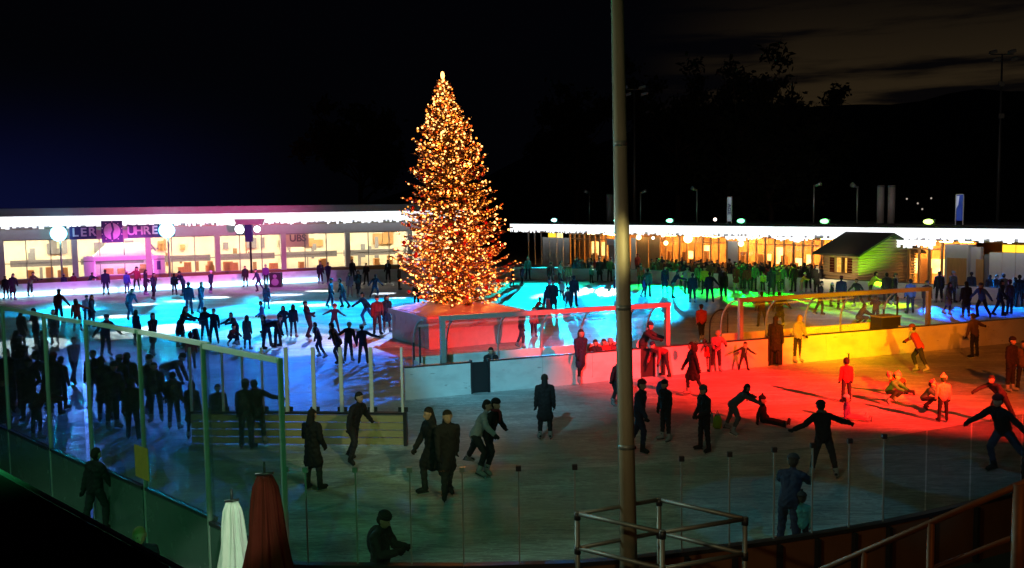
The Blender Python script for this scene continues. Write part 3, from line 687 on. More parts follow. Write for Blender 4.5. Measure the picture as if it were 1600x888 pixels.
bulb_mesh(rest, 'bulb', [EA, EB, EC], 'stuff')
for k in range(44):
    zz = rr.uniform(2.3, 9.5); az = rr.uniform(-3.0, -.1); p = TC + Vector((math.cos(az), math.sin(az), 0)) * half(zz) * rr.uniform(.82, 1.0) + Vector((0, 0, zz - .1))
    b = MB(); b.ball(p, .1, 10, 7); b.build('bauble', M['bauble'], tree)
for k in range(26):
    zz = 2.4 + 10 * (k / 26) ** 1.25; az = k * 2.4; ld = bpy.data.lights.new('crown_fill_light', 'POINT'); ld.color = (1, .33, .05); ld.energy = 80 * max(.25, half(zz) / 2.7); ld.shadow_soft_size = .05  # added points inside the crown, standing in for the glow of the bulbs
    o = bpy.data.objects.new('crown_fill_light', ld); COL.objects.link(o); o.location = TC + Vector((math.cos(az), math.sin(az), 0)) * half(zz) * .72 + Vector((0, 0, zz))
b = MB(); b.ball(TC + Vector((0, 0, 13.18)), (.1, .1, .2), 8, 6); b.build('tree_top', EA, tree)

# ------------------------------------------------------------------ boards of the near rink
B0, B1 = Vector((-3.68, 31.8, 0)), Vector((23.7, 43.0, 0))
BD = (B1 - B0).normalized(); BN = Vector((BD.y, -BD.x, 0)); BF = (B0, BD, BN, Vector((0, 0, 1)))
def bs(px):                                           # pixel column -> distance along the boards
    d = ray(px, 560); t = (B0 - CAM).dot(BN) / d.dot(BN); return (CAM + d * t - B0).dot(BD)
HBD = 1.12
boards = thing('rink_boards', 'long white dasher boards between the two rinks, lit grey blue, pink and yellow', 'barrier', B0)
gates = [(bs(735), bs(765)), (bs(1001), bs(1024)), (bs(1200), bs(1222))]
xs = [bs(632)] + [v for g in gates for v in g] + [bs(1700)]
for s0, s1 in zip(xs[::2], xs[1::2]):
    n = max(1, round((s1 - s0) / 2.4))
    for k in range(n):
        a, c = s0 + (s1 - s0) * k / n, s0 + (s1 - s0) * (k + 1) / n
        b = MB(BF); b.box((a + .006, -.1, .0), (c - .006, 0, HBD)); b.build('board_panel', M['board'], boards)
    b = MB(BF); b.box((s0, -.13, HBD + .001), (s1, .02, HBD + .045)); b.build('capping_rail', M['boardtop'], boards)
    b = MB(BF); b.box((s0, .001, .0), (s1, .012, .2)); b.build('kick_strip', M['board'], boards)
for s0, s1 in gates:
    b = MB(BF); b.box((s0 + .061, -.09, .02), (s1 - .061, -.05, HBD)); b.build('gate_panel', M['black'], boards)
    b = MB(BF); b.box((s0, -.13, 0), (s0 + .06, .03, HBD + .1)); b.box((s1 - .06, -.13, 0), (s1, .03, HBD + .1)); b.build('gate_post', M['dark'], boards)
# shelters (player boxes) behind the boards
def shelter(px0, px1, ribs, lab, side):
    s0, s1 = bs(px0), bs(px1); H = 2.66; DP = -1.75
    root = thing('player_shelter', lab, 'shelter', BF[0] + BD * s0, 'player shelters behind the dasher boards')
    for s_ in (s0 + .1, s1 - .1):
        b = MB(BF); b.box((s_ - .085, -.36, .0), (s_ + .085, -.2, H)); b.build('post', M['alu'], root)
    b = MB(BF); b.box((s0, -.38, H + .001), (s1, -.18, H + .17)); b.build('top_beam', M['alu'], root)
    def arc(s_):
        pts = [(s_, -.4, H + .05)]
        for k in range(1, 8):
            a = math.pi / 2 * k / 7; pts.append((s_, -.4 + (DP + .4) * math.sin(a) ** .9, H + .05 - (H - 1.35) * (1 - math.cos(a))))
        pts.append((s_, DP, 1.2)); return pts
    for s_ in [bs(p) for p in ribs]:
        pts = arc(s_); b = MB(BF)
        for p, q in zip(pts, pts[1:]): b.bar(p, q, .06, .05, (1, 0, 0))
        b.bar((s_, DP, 1.2), (s_, DP, 0), .09, .06, (1, 0, 0)); b.build('rib', M['alu'], root)
    edges = [bs(p) for p in ribs]
    for a, c in zip(edges, edges[1:]):
        b = MB(BF); pa, pc = arc(a + .05), arc(c - .05)
        ia = [b.p(q) for q in pa]; ic = [b.p(q) for q in pc]
        for k in range(len(ia) - 1): b.face((ia[k], ic[k], ic[k+1], ia[k+1]), True)
        b.build('pane', M['poly'], root)
        b = MB(BF); b.box((a + .05, DP - .03, .02), (c - .05, DP + .03, 1.19)); b.build('rear_board', M['board'], root)
    b = MB(BF); b.box((edges[0] + .2, DP + .1, .42), (edges[-1] - .2, DP + .55, .48)); b.build('bench', M['slat'], root)
    for s_ in (edges[0] + .5, (edges[0] + edges[-1]) / 2, edges[-1] - .5):
        b = MB(BF); b.box((s_ - .04, DP + .15, 0), (s_ + .04, DP + .5, .419)); b.build('bench_leg', M['dark'], root)
    # glazed end wing
    e0 = edges[0] if side < 0 else edges[-1]
    b = MB(BF); b.box((e0 - .02, DP + .1, .03), (e0 + .02, -.42, 1.1)); b.build('end_board', M['board'], root)
    for y in (DP + .05, -.9):
        b = MB(BF); b.bar((e0, y, 0), (e0, y, 1.75 if y < -1 else 2.4), .06); b.build('end_post', M['dark'], root)
    return root
shelter(692, 1052, (668, 722, 806, 876, 940, 1013, 1046), 'long player shelter with curved clear back left of the tall pole, lit blue and pink', -1)
shelter(1160, 1459, (1166, 1238, 1300, 1357, 1425), 'long player shelter with curved clear back on the right, lit orange', 1)
s_ = bs(1412); b = MB(BF)
bx = thing('equipment_box', 'dark box standing at the right end of the orange lit shelter', 'box', BF[0] + BD * s_)
b.box((s_ - .5, -1.5, .5), (s_ + .6, -.8, 1.5)); b.build('case', M['black'], bx, .03); b = MB(BF); b.box((s_ - .52, -1.52, 1.501), (s_ + .62, -.78, 1.56)); b.build('lid', M['grey'], bx)
b = MB(BF); b.box((s_ - .4, -1.4, 0), (s_ - .3, -.9, .499)); b.box((s_ + .4, -1.4, 0), (s_ + .5, -.9, .499)); b.build('stand', M['dark'], bx)
# curved glass hood standing between the shelters
q = G(1128, 552); q.z = 0; hd = thing('glass_hood', 'curved clear glass hood with a dark frame standing between the two player shelters', 'screen', q)
b = MB(); pts = []
for k in range(9):
    a = math.pi * .5 * k / 8; pts.append((q.x - .55 * math.cos(a) , q.y, 1.2 + .75 * math.sin(a)))
pts = [(q.x - .55, q.y, 0)] + pts; b.tube(pts, .035, 6); b.tube([(q.x + .0, q.y, 1.95), (q.x + .25, q.y, 1.9), (q.x + .25, q.y, 0)], .035, 6); b.build('frame', M['dark'], hd)
b = MB(); b.prism([(x, y + .01, z) for x, y, z in pts] + [(q.x + .25, q.y + .01, 1.9), (q.x + .25, q.y + .01, 0)], (0, .012, 0)); b.build('pane', M['poly'], hd)
# ------------------------------------------------------------------ slatted fence with glass (left middle)
q0, q1 = G(300, 694), G(631, 697)
SF_a = (q1 - q0); SF_a.z = 0; ln = SF_a.length; SF_a.normalize(); SFr = (Vector((q0.x, q0.y, 0)), SF_a, Vector((SF_a.y, -SF_a.x, 0)), Vector((0, 0, 1)))
def ss(px):
    d = ray(px, 650); t = (SFr[0] - CAM).dot(SFr[2]) / d.dot(SFr[2]); return (CAM + d * t - SFr[0]).dot(SF_a)
fen = thing('slatted_glass_fence', 'low weathered slat fence topped by clear panes and white posts, before the blue ice', 'fence', SFr[0])
for k in range(4):
    b = MB(SFr); z0 = .03 + k * .215; b.box((0, -.05 - .006 * (k % 2), z0), (ln, .0 - .006 * (k % 2), z0 + .185)); b.build('slat', M['slat'], fen)
b = MB(SFr); b.box((-.02, -.14, .89), (ln, .04, .95)); b.build('ledge', M['boardtop'], fen)
b = MB(SFr); b.box((ln + .005, -.12, 0), (ln + .1, .05, .95)); b.build('end_post', M['dark'], fen)
pp = [300, 349, 380, 411, 449, 491, 534, 581, 629]
for k, px in enumerate(pp):
    s_ = ss(px) if k else 0.02; b = MB(SFr); wd = .05 if 449 <= px < 600 else .03
    b.box((s_ - wd, -.08, .951), (s_ + wd, -.01, 2.78)); b.build('post', M['rail'], fen)
    b = MB(SFr); b.box((s_ - .14, -.1, .952), (s_ + .14, -.09, 1.08)); b.build('clamp', M['dark'], fen)
for p0, p1 in zip(pp, pp[1:]):
    a, c = ss(p0) if p0 > 300 else .02, ss(p1); b = MB(SFr); b.box((a + .06, -.05, .96), (c - .06, -.038, 2.76)); b.build('pane', M['rinkglass'], fen)
# ------------------------------------------------------------------ tall glass fence, front left
ZT = 4.36
tops = [D(0, 0, 1)] * 0 + [G(px, py, ZT) for px, py in ((-62, 466), (3, 478), (68, 490), (133, 500), (216, 515), (316, 537), (437, 560))]
gf = thing('tall_glass_fence', 'tall clear glass fence with green edged square posts and pale top rail, front left', 'fence', (tops[-1].x, tops[-1].y, 0))
dv = (tops[-1] - tops[0]); dv.z = 0; dv.normalize(); nv = Vector((-dv.y, dv.x, 0))
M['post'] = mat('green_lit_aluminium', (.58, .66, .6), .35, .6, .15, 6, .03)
for q in tops:
    b = MB((Vector((q.x, q.y, 0)), dv, nv, Vector((0, 0, 1)))); b.box((-.03, -.035, 0), (.03, .04, ZT)); b.build('post', M['post'], gf, .008)
for a, c in zip(tops, tops[1:]):
    l_ = (c - a).length; fr = (Vector((a.x, a.y, 0)), dv, nv, Vector((0, 0, 1)))
    b = MB(fr); b.box((.06, -.035, ZT - .08), (l_ - .06, .045, ZT - .002)); b.build('top_rail', M['rail'], gf)
    b = MB(fr); b.box((.06, -.006, 1.27), (l_ - .06, .006, ZT - .085)); b.build('pane', M['rinkglass'], gf)
    b = MB(fr); b.box((.06, -.03, .0), (l_ - .06, .03, 1.2)); b.build('board_panel', M['frost'], gf)
    b = MB(fr); b.box((.06, -.05, 1.201), (l_ - .06, .05, 1.262)); b.build('board_capping', M['boardtop'], gf)
# orange notice on the board
d = ray(227, 722); q = CAM + d * ((tops[4] - CAM).dot(nv) / d.dot(nv)); nq = thing('notice_sheet', 'orange notice sheet fixed to the foot of the tall glass fence', 'notice', (q.x, q.y, .6))
a = tops[4]; fr = (Vector((a.x, a.y, 0)), dv, nv, Vector((0, 0, 1))); sq = (Vector((q.x, q.y, 0)) - fr[0]).dot(dv)
b = MB(fr); b.box((sq - .3, -.075, q.z - .32), (sq + .3, -.065, q.z + .32)); b.build('sheet', M['orange'], nq); b = MB(fr); b.box((sq - .28, -.064, q.z - .02), (sq + .28, -.056, q.z + .02)); b.build('clip', M['dark'], nq)
# ------------------------------------------------------------------ near fence with clipped panes
ZN = 2.6
M['outer'] = mat('stained_outer_board', (.2, .085, .035), .6, 0, .4, 1.5, .2)
np_ = [(447, 734), (477, 735), (555, 735), (640, 735), (722, 735), (810, 733), (898, 731), (982, 726), (1065, 718), (1140, 711), (1210, 704), (1270, 697), (1328, 690), (1382, 683), (1450, 672), (1520, 660), (1600, 646), (1690, 630)]
pts = [G(px, py, ZN) for px, py in np_]
nf = thing('clipped_glass_fence', 'low clear glass panes on thin clip posts along the near edge of the ice', 'fence', (pts[3].x, pts[3].y, 0))
for k, q in enumerate(pts):
    if k in (7, 14, 15, 16): continue
    b = MB(); b.box((q.x - .012, q.y - .012, 1.12), (q.x + .012, q.y + .012, ZN)); b.build('post', M['alu'], nf)
    b = MB(); b.box((q.x - .04, q.y - .03, ZN - .03), (q.x + .04, q.y + .03, ZN + .05)); b.build('clip', M['alu'] if k < 5 else M['dark'], nf)
for a, c in zip(pts, pts[1:]):
    d = (c - a); d.z = 0; l_ = d.length; d.normalize(); fr = (Vector((a.x, a.y, 0)), d, Vector((-d.y, d.x, 0)), Vector((0, 0, 1)))
    b = MB(fr); b.box((.02, .014, 1.14), (l_ - .02, .024, ZN - .02)); b.build('pane', M['rinkglass'], nf)
    b = MB(fr); b.box((0.004, -.05, .0), (l_ - .004, .05, 1.05)); b.build('board_panel', M['outer'], nf)
    b = MB(fr); b.box((0, -.07, 1.051), (l_, .07, 1.115)); b.build('capping_rail', M['boardtop'], nf)
    for s_ in (.02,):
        b = MB(fr); b.box((s_, -.14, 0), (s_ + .07, -.051, 1.04)); b.build('rib', M['dark'], nf)
# ------------------------------------------------------------------ foreground
pt0, pt1 = D(983, 884, 12.4), D(964.5, -40, 12.6)
d = (pt1 - pt0) / (pt1.z - pt0.z); base = pt0 - d * pt0.z; topp = base + d * 11.0
pole = thing('tall_pole', 'tall tapering grey green pole rising out of the picture behind the tube railing', 'pole', base)
b = MB(); b.tube([base, base + d * 4, base + d * 11], [.125, .103, .07], 20); b.build('shaft', M['rustpole'], pole)
b = MB(); b.tube([base + d * .0 + Vector((0, 0, .001)), base + d * .12], .22, 16); b.build('base_flange', M['steel'], pole)
for zc in (3.3, 5.2, 7.4):
    b = MB(); b.tube([base + d * zc, base + d * (zc + .07)], .125 - .005 * zc, 16); b.build('clamp_band', M['steel'], pole)
b = MB(); b.tube([base + d * .5 + Vector((-.11, .1, 0)), base + d * 10.5 + Vector((-.062, .1, 0))], .014, 6); b.build('cable', M['alu'], pole)
# tube railing round the pole
ZC = 2.5; C4 = [G(px, py, ZC) for px, py in ((902, 803), (1030, 781), (1164, 811), (1035, 832))]
cage = thing('tube_railing', 'square galvanised tube railing round the foot of the tall pole', 'railing', (base.x, base.y, 0))
for q in C4:
    b = MB(); b.tube([(q.x, q.y, 0), (q.x, q.y, ZC + .03)], .034, 10); b.build('post', M['steel'], cage)
    for z in (ZC - .03, ZC - .5):
        b = MB(); b.tube([(q.x, q.y, z - .05), (q.x, q.y, z + .05)], .046, 10); b.build('joint', M['dark'], cage)
for z in (ZC, ZC - .47, ZC - .94):
    for a, c in zip(C4, C4[1:] + C4[:1]):
        b = MB(); b.tube([(a.x, a.y, z), (c.x, c.y, z)], .03, 10); b.build('rail', M['steel'], cage)
# folded umbrellas
def umbrella(px, ytop, Y, zbot, rtop, rbot, m_, lab):
    p = D(px, ytop, Y); u = thing('folded_umbrella', lab, 'umbrella', (p.x, p.y, 0), 'folded umbrellas before the glass fence'); zt = p.z
    b = MB(); b.tube([(p.x, p.y, .05), (p.x, p.y, zt - .1)], .022, 10); b.build('pole', M['dark'], u)
    b = MB(); b.lathe((p.x, p.y, 0), [(.32, 0), (.32, .05), (.06, .07)], 20); b.build('base', M['concrete'], u)
    n = 96; prof = []
    for k in range(15):
        q = k / 14; prof.append((rbot + (rtop - rbot) * q ** .8 if q < .97 else rtop * .7, zbot + (zt - .06 - zbot) * q))
    b = MB(); b.lathe((p.x, p.y, 0), prof, n, lambda a, k: 1 + (.26 - .12 * k / 14) * math.sin(8 * a + .5 * math.sin(k * .4)) * (1 + .4 * math.sin(3 * a)) + .07 * math.sin(21 * a + k * .35) - .05 * math.sin(k * .9 + 2 * a)); b.build('canopy', m_, u)
    b = MB(); b.tube([(p.x - rtop * .95, p.y, zt - .05), (p.x + rtop * .95, p.y, zt - .03)], [.022, .018], 6); b.tube([(p.x, p.y, zt - .06), (p.x, p.y, zt + .12)], .018, 6); b.build('finial', M['dark'], u)
    rs_ = rbot + (rtop - rbot) * (.6 / (zt - zbot)) ** .8
    b = MB(); b.lathe((p.x, p.y, 0), [(rs_ * 1.1, zbot + .55), (rs_ * 1.12, zbot + .62)], 24); b.build('strap', m_, u)
umbrella(362, 778, 12.6, 1.0, .1, .27, M['canvas'], 'folded white umbrella, shorter of the two, before the glass fence')
umbrella(413, 736, 11.9, 1.0, .125, .4, M['burgundy'], 'folded dark red umbrella, taller of the two, before the glass fence')
# dark parapet, bottom left
e0, e1 = D(-120, 676, 6.2), D(300, 905, 4.6)
d = (e1 - e0); e1 = e1 + d * .25; d = (e1 - e0); off = Vector((-.8, -1.4, 0))
par = thing('parapet', 'black sloping parapet edge cutting across the bottom left corner', 'wall', e0)
b = MB(); b.prism([e0, e1, e1 - Vector((0, 0, e1.z)), e0 - Vector((0, 0, e0.z))], off); b.build('wall', M['black'], par)
b = MB(); b.bar(e0 + Vector((0, .012, .012)), e1 + Vector((0, .012, .012)), .02, .02); b.build('edge_trim', M['post'], par)
# stair handrail, bottom right
r0, r1 = D(1262, 900, 8.6), D(1605, 752, 7.4)
l0, l1 = D(1410, 905, 8.05), D(1605, 833, 7.4)
hr = thing('stair_handrail', 'brown tube handrail sloping up beside the steps at the bottom right corner', 'railing', (r1.x, r1.y, r1.z - 1.2))
M['rustrail'] = mat('rusty_rail_paint', (.16, .085, .045), .55, .3, .35, 12, .15)
ext = (r1 - r0).normalized()
b = MB(); b.tube([r0 - ext * .8, r1 + ext * .6], .028, 10); b.build('rail', M['rustrail'], hr)
b = MB(); b.tube([l0 - ext * .8, l1 + ext * .6], .024, 10); b.build('rail', M['rustrail'], hr)
for px, rad in ((1595, .05), (1468, .032), (1362, .03)):
    t = (px - 1262) / (1605 - 1262); q = r0.lerp(r1, t); b = MB(); b.tube([q, q - Vector((0, 0, 1.6))], rad, 10); b.build('post', M['rustrail'], hr)
# ------------------------------------------------------------------ floodlight masts, trees, hillside lamps
def mast(px, y0, Y, lab, n=4, extra=()):
    p = D(px, y0, Y); b0 = Vector((p.x, p.y, 0)); mt = thing('floodlight_tower', lab, 'floodlight', b0, 'tall floodlight masts behind the hall')
    b = MB(); b.tube([b0, p], [.24, .1], 8); b.build('mast', M['steel'], mt)
    b = MB(); b.bar(p + Vector((-1.3, 0, 0)), p + Vector((1.3, 0, 0)), .12); b.build('crossarm', M['steel'], mt)
    for dx, dz in ((-1.3, .1), (-.9, -.75), (.9, .15), (1.2, -.7)):
        c = p + Vector((dx, -.3, dz)); b = MB(); b.prism([c + Vector((-.45, 0, -.12)), c + Vector((.45, 0, .1)), c + Vector((.4, 0, .42)), c + Vector((-.4, 0, .2))], (0, -.3, -.1)); b.build('flood_head', M['alu'], mt)
    for z in extra:
        c = D(px, z, Y); b = MB(); b.box((c.x - .5, c.y - .3, c.z - .25), (c.x + .1, c.y - .1, c.z + .3)); b.build('lamp_box', M['alu'], mt)
mast(991, 140, 118, 'slim grey floodlight mast with four heads right behind the tall pole')
mast(1566, 85, 110, 'slim grey floodlight mast with four heads at the right edge', 4, (132, 182))
def bg_tree(px, ytop, Y, rad, seed, lab):
    p = D(px, ytop, Y); H = p.z; t0 = thing('bare_tree', lab, 'tree', (p.x, p.y, 0), 'dark trees behind the rink'); rr = random.Random(seed); o = Vector((p.x, p.y, 0))
    b = MB(); tips = []
    b.tube([o, o + Vector((rr.uniform(-.5, .5), 0, H * .3)), o + Vector((rr.uniform(-.8, .8), 0, H * .6))], [.55, .42, .25], 8)
    for k in range(16):
        a = rr.uniform(0, 6.28); z0 = H * rr.uniform(.22, .58); ln = rad * rr.uniform(.6, 1.05)
        q0 = o + Vector((0, 0, z0)); q2 = o + Vector((math.cos(a) * ln, math.sin(a) * ln, min(H, z0 + H * rr.uniform(.12, .42)))); q1 = q0.lerp(q2, .5) + Vector((0, 0, -H * .03))
        b.tube([q0, q1, q2], [.2, .12, .05], 5)
        for j in range(5): tips.append(q0.lerp(q2, rr.uniform(.4, 1)) + Vector((rr.gauss(0, 1.2), rr.gauss(0, 1.2), rr.gauss(.6, 1.2))))
    b.build('trunk', M['bark'], t0); b = MB()
    for k in range(5200):
        c = rr.choice(tips) + Vector((rr.gauss(0, .85), rr.gauss(0, .85), rr.gauss(0, .75))); s_ = rr.uniform(.25, .75)
        v1 = Vector((rr.gauss(0, 1), rr.gauss(0, 1), rr.gauss(0, 1))).normalized() * s_; v2 = v1.orthogonal().normalized() * s_ * .6
        b.poly([c - v1, c + v2, c + v1, c - v2])
    b.cur = 1
    for k in range(260):
        c = rr.choice(tips); e_ = c + Vector((rr.gauss(0, 1.6), rr.gauss(0, 1.6), rr.gauss(.9, 1.3))); b.tube([c, c.lerp(e_, .5) + Vector((rr.gauss(0, .2), 0, rr.gauss(0, .2))), e_], [.06, .045, .02], 4, False)
    b.build('crown', [M['leaf'], M['bark']], t0)
for k, (px, yt, Y, rad, lab) in enumerate(((1155, 75, 150, 10, 'broad dark tree standing against the brown cloud glow, largest crown'), (1060, 90, 160, 10, 'dark tree just right of the slim floodlight mast'),
        (1205, 205, 140, 7, 'lower dark tree filling the gap left of the round crowned tree'), (1280, 122, 170, 6, 'small round crowned tree on the skyline before the brown glow'),
        (900, 110, 170, 10, 'dark tree left of the tall pole'), (560, 120, 175, 10, 'dark tree behind the pavilion, left of the lit tree'))):
    bg_tree(px, yt, Y, rad, 40 + k, lab)
for px, py, lab in ((1417, 311, 'pale distant hillside lamp, leftmost'), (1434, 318, 'brightest distant hillside lamp over the hall roof'), (1441, 327, 'dim distant hillside lamp lowest of the cluster'), (1455, 310, 'faint distant hillside lamp, rightmost of the cluster'), (1200, 309, 'single dim distant lamp right of the white banner')):
    p = D(px, py, 300); l = thing('street_lamp', lab, 'lamp', (p.x, p.y, 0), 'distant lamps beyond the hall')
    b = MB(); b.tube([(p.x, p.y, 0), (p.x, p.y, p.z - .2)], .12, 6); b.build('post', M['dark'], l); b = MB(); b.ball(p, .3, 8, 5); b.build('globe', emit('distant_lamp', (1, .85, .7), .5), l)

# ------------------------------------------------------------------ lamps
def spot(loc, tgt, col, Lh, deg, blend=.5, horiz=True, r=.12, albedo=.65, name='event_or_added_spot'):  # serves the event lights and the added unseen lamps alike
    loc = Vector(loc); tgt = Vector(tgt); d = tgt - loc; dist = d.length; c = abs(d.z) / dist if horiz else .9
    P = 4 * math.pi * dist * dist * math.pi * Lh / (albedo * max(c, .05))
    ld = bpy.data.lights.new(name, 'SPOT'); ld.energy = P; ld.color = col; ld.spot_size = R(deg); ld.spot_blend = blend; ld.shadow_soft_size = r
    o = bpy.data.objects.new(name, ld); COL.objects.link(o); o.location = loc; o.rotation_euler = d.to_track_quat('-Z', 'Y').to_euler(); return o
KL, KR, KN = 1.0, 1.0, 1.0
q1 = P1 + Vector((0, -.5, 0)); q2 = P2 + Vector((0, -.5, 0)); q3 = P3 + Vector((0, -.6, -.8))
CY, BL, WH, MG = (0, .6, 1), (.0, .14, 1), (.95, .97, 1), (.9, .12, .9)
def ls(src, px, py, col, L_, dg, bl): spot(src, G(px, py), col, L_ * KL, dg, bl)
ls(q1, 170, 500, CY, .05, 36, .9); ls(q2, 330, 490, CY, .06, 40, .9); ls(q3, 520, 480, CY, .05, 40, .9)
GB = [Vector((-30, 62, 13)), Vector((-14, 66, 13)), Vector((-4, 72, 13))]         # added unseen sources for gobo patches and tint, steep to avoid glare
for k, px, py, dg, e_ in ((0, 120, 479, 11, 1.2), (0, 180, 495, 9, 1.2), (1, 245, 516, 13, 1.3), (0, 225, 476, 8, 1.2), (1, 283, 471, 7, 1.2), (1, 337, 465, 7, 1.2), (2, 445, 461, 6.5, 1.2), (2, 440, 473, 7, 1.2), (2, 500, 477, 7, 1.1), (2, 500, 455, 6, 1.2), (2, 600, 459, 7, 1.2), (2, 620, 466, 6, 1.0), (1, 470, 535, 11, .16), (2, 590, 530, 9, .2), (0, 40, 540, 12, .6), (0, 75, 503, 9, 1.0), (1, 380, 520, 10, .2)):
    ls(GB[k], px, py, (.85, .95, 1), e_ * 1.6, dg, .2)
def wspot(loc, tgt, col, L_, dg, bl): spot(loc, tgt, col, L_, dg, bl, False)
wspot((-12, 60, 4.5), LF.w(LF.s_of(330), 0, 6), (.9, .12, .4), .2, 46, .9); wspot((-22, 62, 4), G(150, 440, 1.0), MG, .14, 40, .9); wspot((-16, 62, 4), G(420, 436, 1), MG, .16, 40, .9)
for k, px, py, L_, dg in ((0, 40, 490, .3, 24), (0, 110, 485, .4, 24), (0, 190, 500, .45, 24), (1, 270, 500, .5, 24), (1, 340, 490, .5, 26), (1, 400, 480, .45, 24), (2, 460, 480, .5, 26), (2, 540, 480, .45, 26), (2, 620, 470, .35, 24), (1, 350, 515, .3, 24), (2, 500, 505, .25, 24)):
    ls(GB[k], px, py, (0, .46, 1), L_ * 5.5, dg, .8)
for k, px, py, L_, dg in ((2, 560, 560, .16, 24), (2, 480, 575, .16, 22), (1, 400, 560, .2, 22), (1, 330, 590, .15, 20), (2, 600, 590, .08, 18), (0, 230, 590, .12, 22), (0, 120, 570, .12, 24), (0, 60, 600, .06, 20)):
    ls(GB[k], px, py, (.02, .17, 1) if px > 250 else (.1, .25, 1), L_ * 1.3, dg, .9)
wspot((-12, 60, 4.5), LF.w(LF.s_of(330), 0, 6), (.9, .12, .4), .25, 40, .9)
for px_, py_ in ((60, 457), (140, 452), (230, 447), (320, 446), (400, 442), (470, 438)):
    t_ = G(px_, py_, .6); wspot(t_ + nv * 9 + Vector((0, 0, 3.4)) if False else t_ + Vector((2, -9, 3.0)), t_, (.75, .1, 1), .4, 34, .8)
wspot((-26, 66, 4), TF[0] + LF.a * 2.5 + Vector((0, 0, 2.4)), (1, .1, .85), .5, 20, .6)
def rl(k, px, py, L_, dg, col=None, bl=.6):
    p, c = LAMPS[k]; spot(p + RF.n * .6 + Vector((0, 0, .2)), G(px, py), col or c, L_ * KR, dg, bl)
rl(0, 830, 445, 0.438, 20, (0, 1, .8)); rl(0, 860, 442, 0.375, 22, (0, .9, .8)); rl(1, 900, 441, 0.438, 20, (0, .9, .5)); rl(0, 850, 464, 0.25, 13, (0, .4, 1)); rl(1, 930, 466, 0.25, 14, (0, .45, 1)); spot((0, 10, 18), G(930, 475), (0, .35, 1), .12, 9, .8); rl(1, 870, 456, 1.12, 5.5, (1, 1, .85), .3); rl(1, 910, 455, 1, 4.5, (1, 1, .85), .3)
rl(1, 950, 454, 1.12, 5, (1, 1, .85), .3); rl(2, 1000, 450, 1.4, 15, (0, 1, .12)); rl(2, 1050, 452, 1.4, 15, (0, 1, .15)); rl(2, 1030, 463, 0.5, 13, (0, .55, 1)); spot((4, 10, 18), G(1050, 474), (0, .5, .9), .16, 7, .8); rl(3, 1110, 457, 1.4, 15, (0, 1, .06)); rl(3, 1165, 463, 2.2, 13, (0, 1, .02)); rl(3, 1230, 466, 1.8, 13, (0, 1, .0))
rl(3, 1290, 474, 1.4, 13, (.35, 1, 0)); rl(5, 1345, 476, 1.8, 13, (.5, 1, 0)); rl(5, 1400, 477, 1.2, 12, (.45, 1, .0)); spot((10, 8, 18), G(1320, 494), (.05, .6, .8), .14, 8, .8); spot((10, 8, 18), G(1395, 490), (.05, .6, .8), .14, 7, .8)
rl(5, 1480, 487, 1.8, 15, (.0, .1, 1)); rl(5, 1540, 485, 2, 15, (0, .1, 1)); rl(5, 1590, 482, 1.8, 15, (0, .28, 1)); rl(5, 1640, 484, 1.4, 15, (0, .2, 1))
GR = [Vector((6, 84, 14)), Vector((15, 74, 14)), Vector((24, 64, 14))]                # added unseen sources, reaching the far right ice over the crowd
for k, px, py, L_, dg, c_ in ((0, 820, 443, .3, 16, (0, 1, .75)), (0, 900, 443, .3, 16, (0, 1, .6)), (1, 1000, 450, .35, 15, (0, 1, .2)), (1, 1050, 453, .35, 15, (0, 1, .15)), (1, 1105, 458, .35, 14, (0, 1, .08)), (2, 1165, 463, .45, 13, (0, 1, .0)), (2, 1225, 466, .4, 13, (.05, 1, .0)),
        (2, 1290, 475, .4, 11, (.35, 1, 0)), (2, 1345, 477, .45, 11, (.55, 1, 0)), (2, 1400, 478, .35, 11, (.5, 1, 0)), (1, 1050, 468, .18, 14, (0, .6, 1)), (0, 880, 468, .2, 16, (0, .4, 1)), (2, 1310, 492, .09, 14, (.03, .5, .6)), (2, 1390, 490, .09, 14, (.03, .5, .6))):
    spot(GR[k], G(px, py), c_, L_, dg, .5)
wspot(CF[0] - ey * 3.2 - gx * 1.0 + Vector((0, 0, .9)), CF[0] + gx * 1.2 + Vector((0, 0, 2.2)), (.25, 1, .0), 1.6, 62, .9); wspot(CF[0] - gx * 5 - ey * .5 + Vector((0, 0, 2.6)), CF[0] + ey * 1.8 + Vector((0, 0, 1.6)), (1, .72, .35), .5, 50, .8)
wspot((14, 44, 16), RF.w(rs(1330), -2, 6.5), (1, .85, .85), .05, 70, .9)  # added weak lamp that lifts the chimneys and roof poles
# battery of coloured floods on the high masts of the stand behind the viewer, then added fill lamps
RD, YE, TE = (1, .016, .008), (1, .5, .0), (.12, .75, 1)
ZS = 15
[spot((25, 3, ZS), G(px_, py_), RD, L__, 10.5, .6) for px_, py_, L__ in ((1010, 600, .22), (1100, 610, .42), (1190, 616, .46), (1280, 622, .46), (1370, 630, .42), (1440, 636, .36), (1500, 640, .14), (1230, 592, .3), (1130, 593, .3), (1340, 600, .26), (1430, 606, .2))]; spot((25, 3, ZS), G(1380, 590), (1, .06, .004), .14, 12, .8); wspot((25, 3, ZS), G(1060, 560, .6), (1, .012, .04), .34, 11, .7)
wspot((25, 3, ZS), TC + Vector((.5, -2, 1.2)), (1, .025, .02), .85, 12, .4); wspot((8, 1, 7.6), G(1350, 540, .8), YE, .75, 9, .8); wspot((10, 1, ZS), BF[0] + BD * bs(1320) + BN * -1.7 + Vector((0, 0, .8)), YE, .5, 8, .6); wspot((-5, 2, ZS), BF[0] + BD * bs(790) + BN * -1.7 + Vector((0, 0, .9)), TE, .14, 10, .6); spot((12, 1, ZS), G(1420, 560), (1, .16, .005), .06, 20, .8)
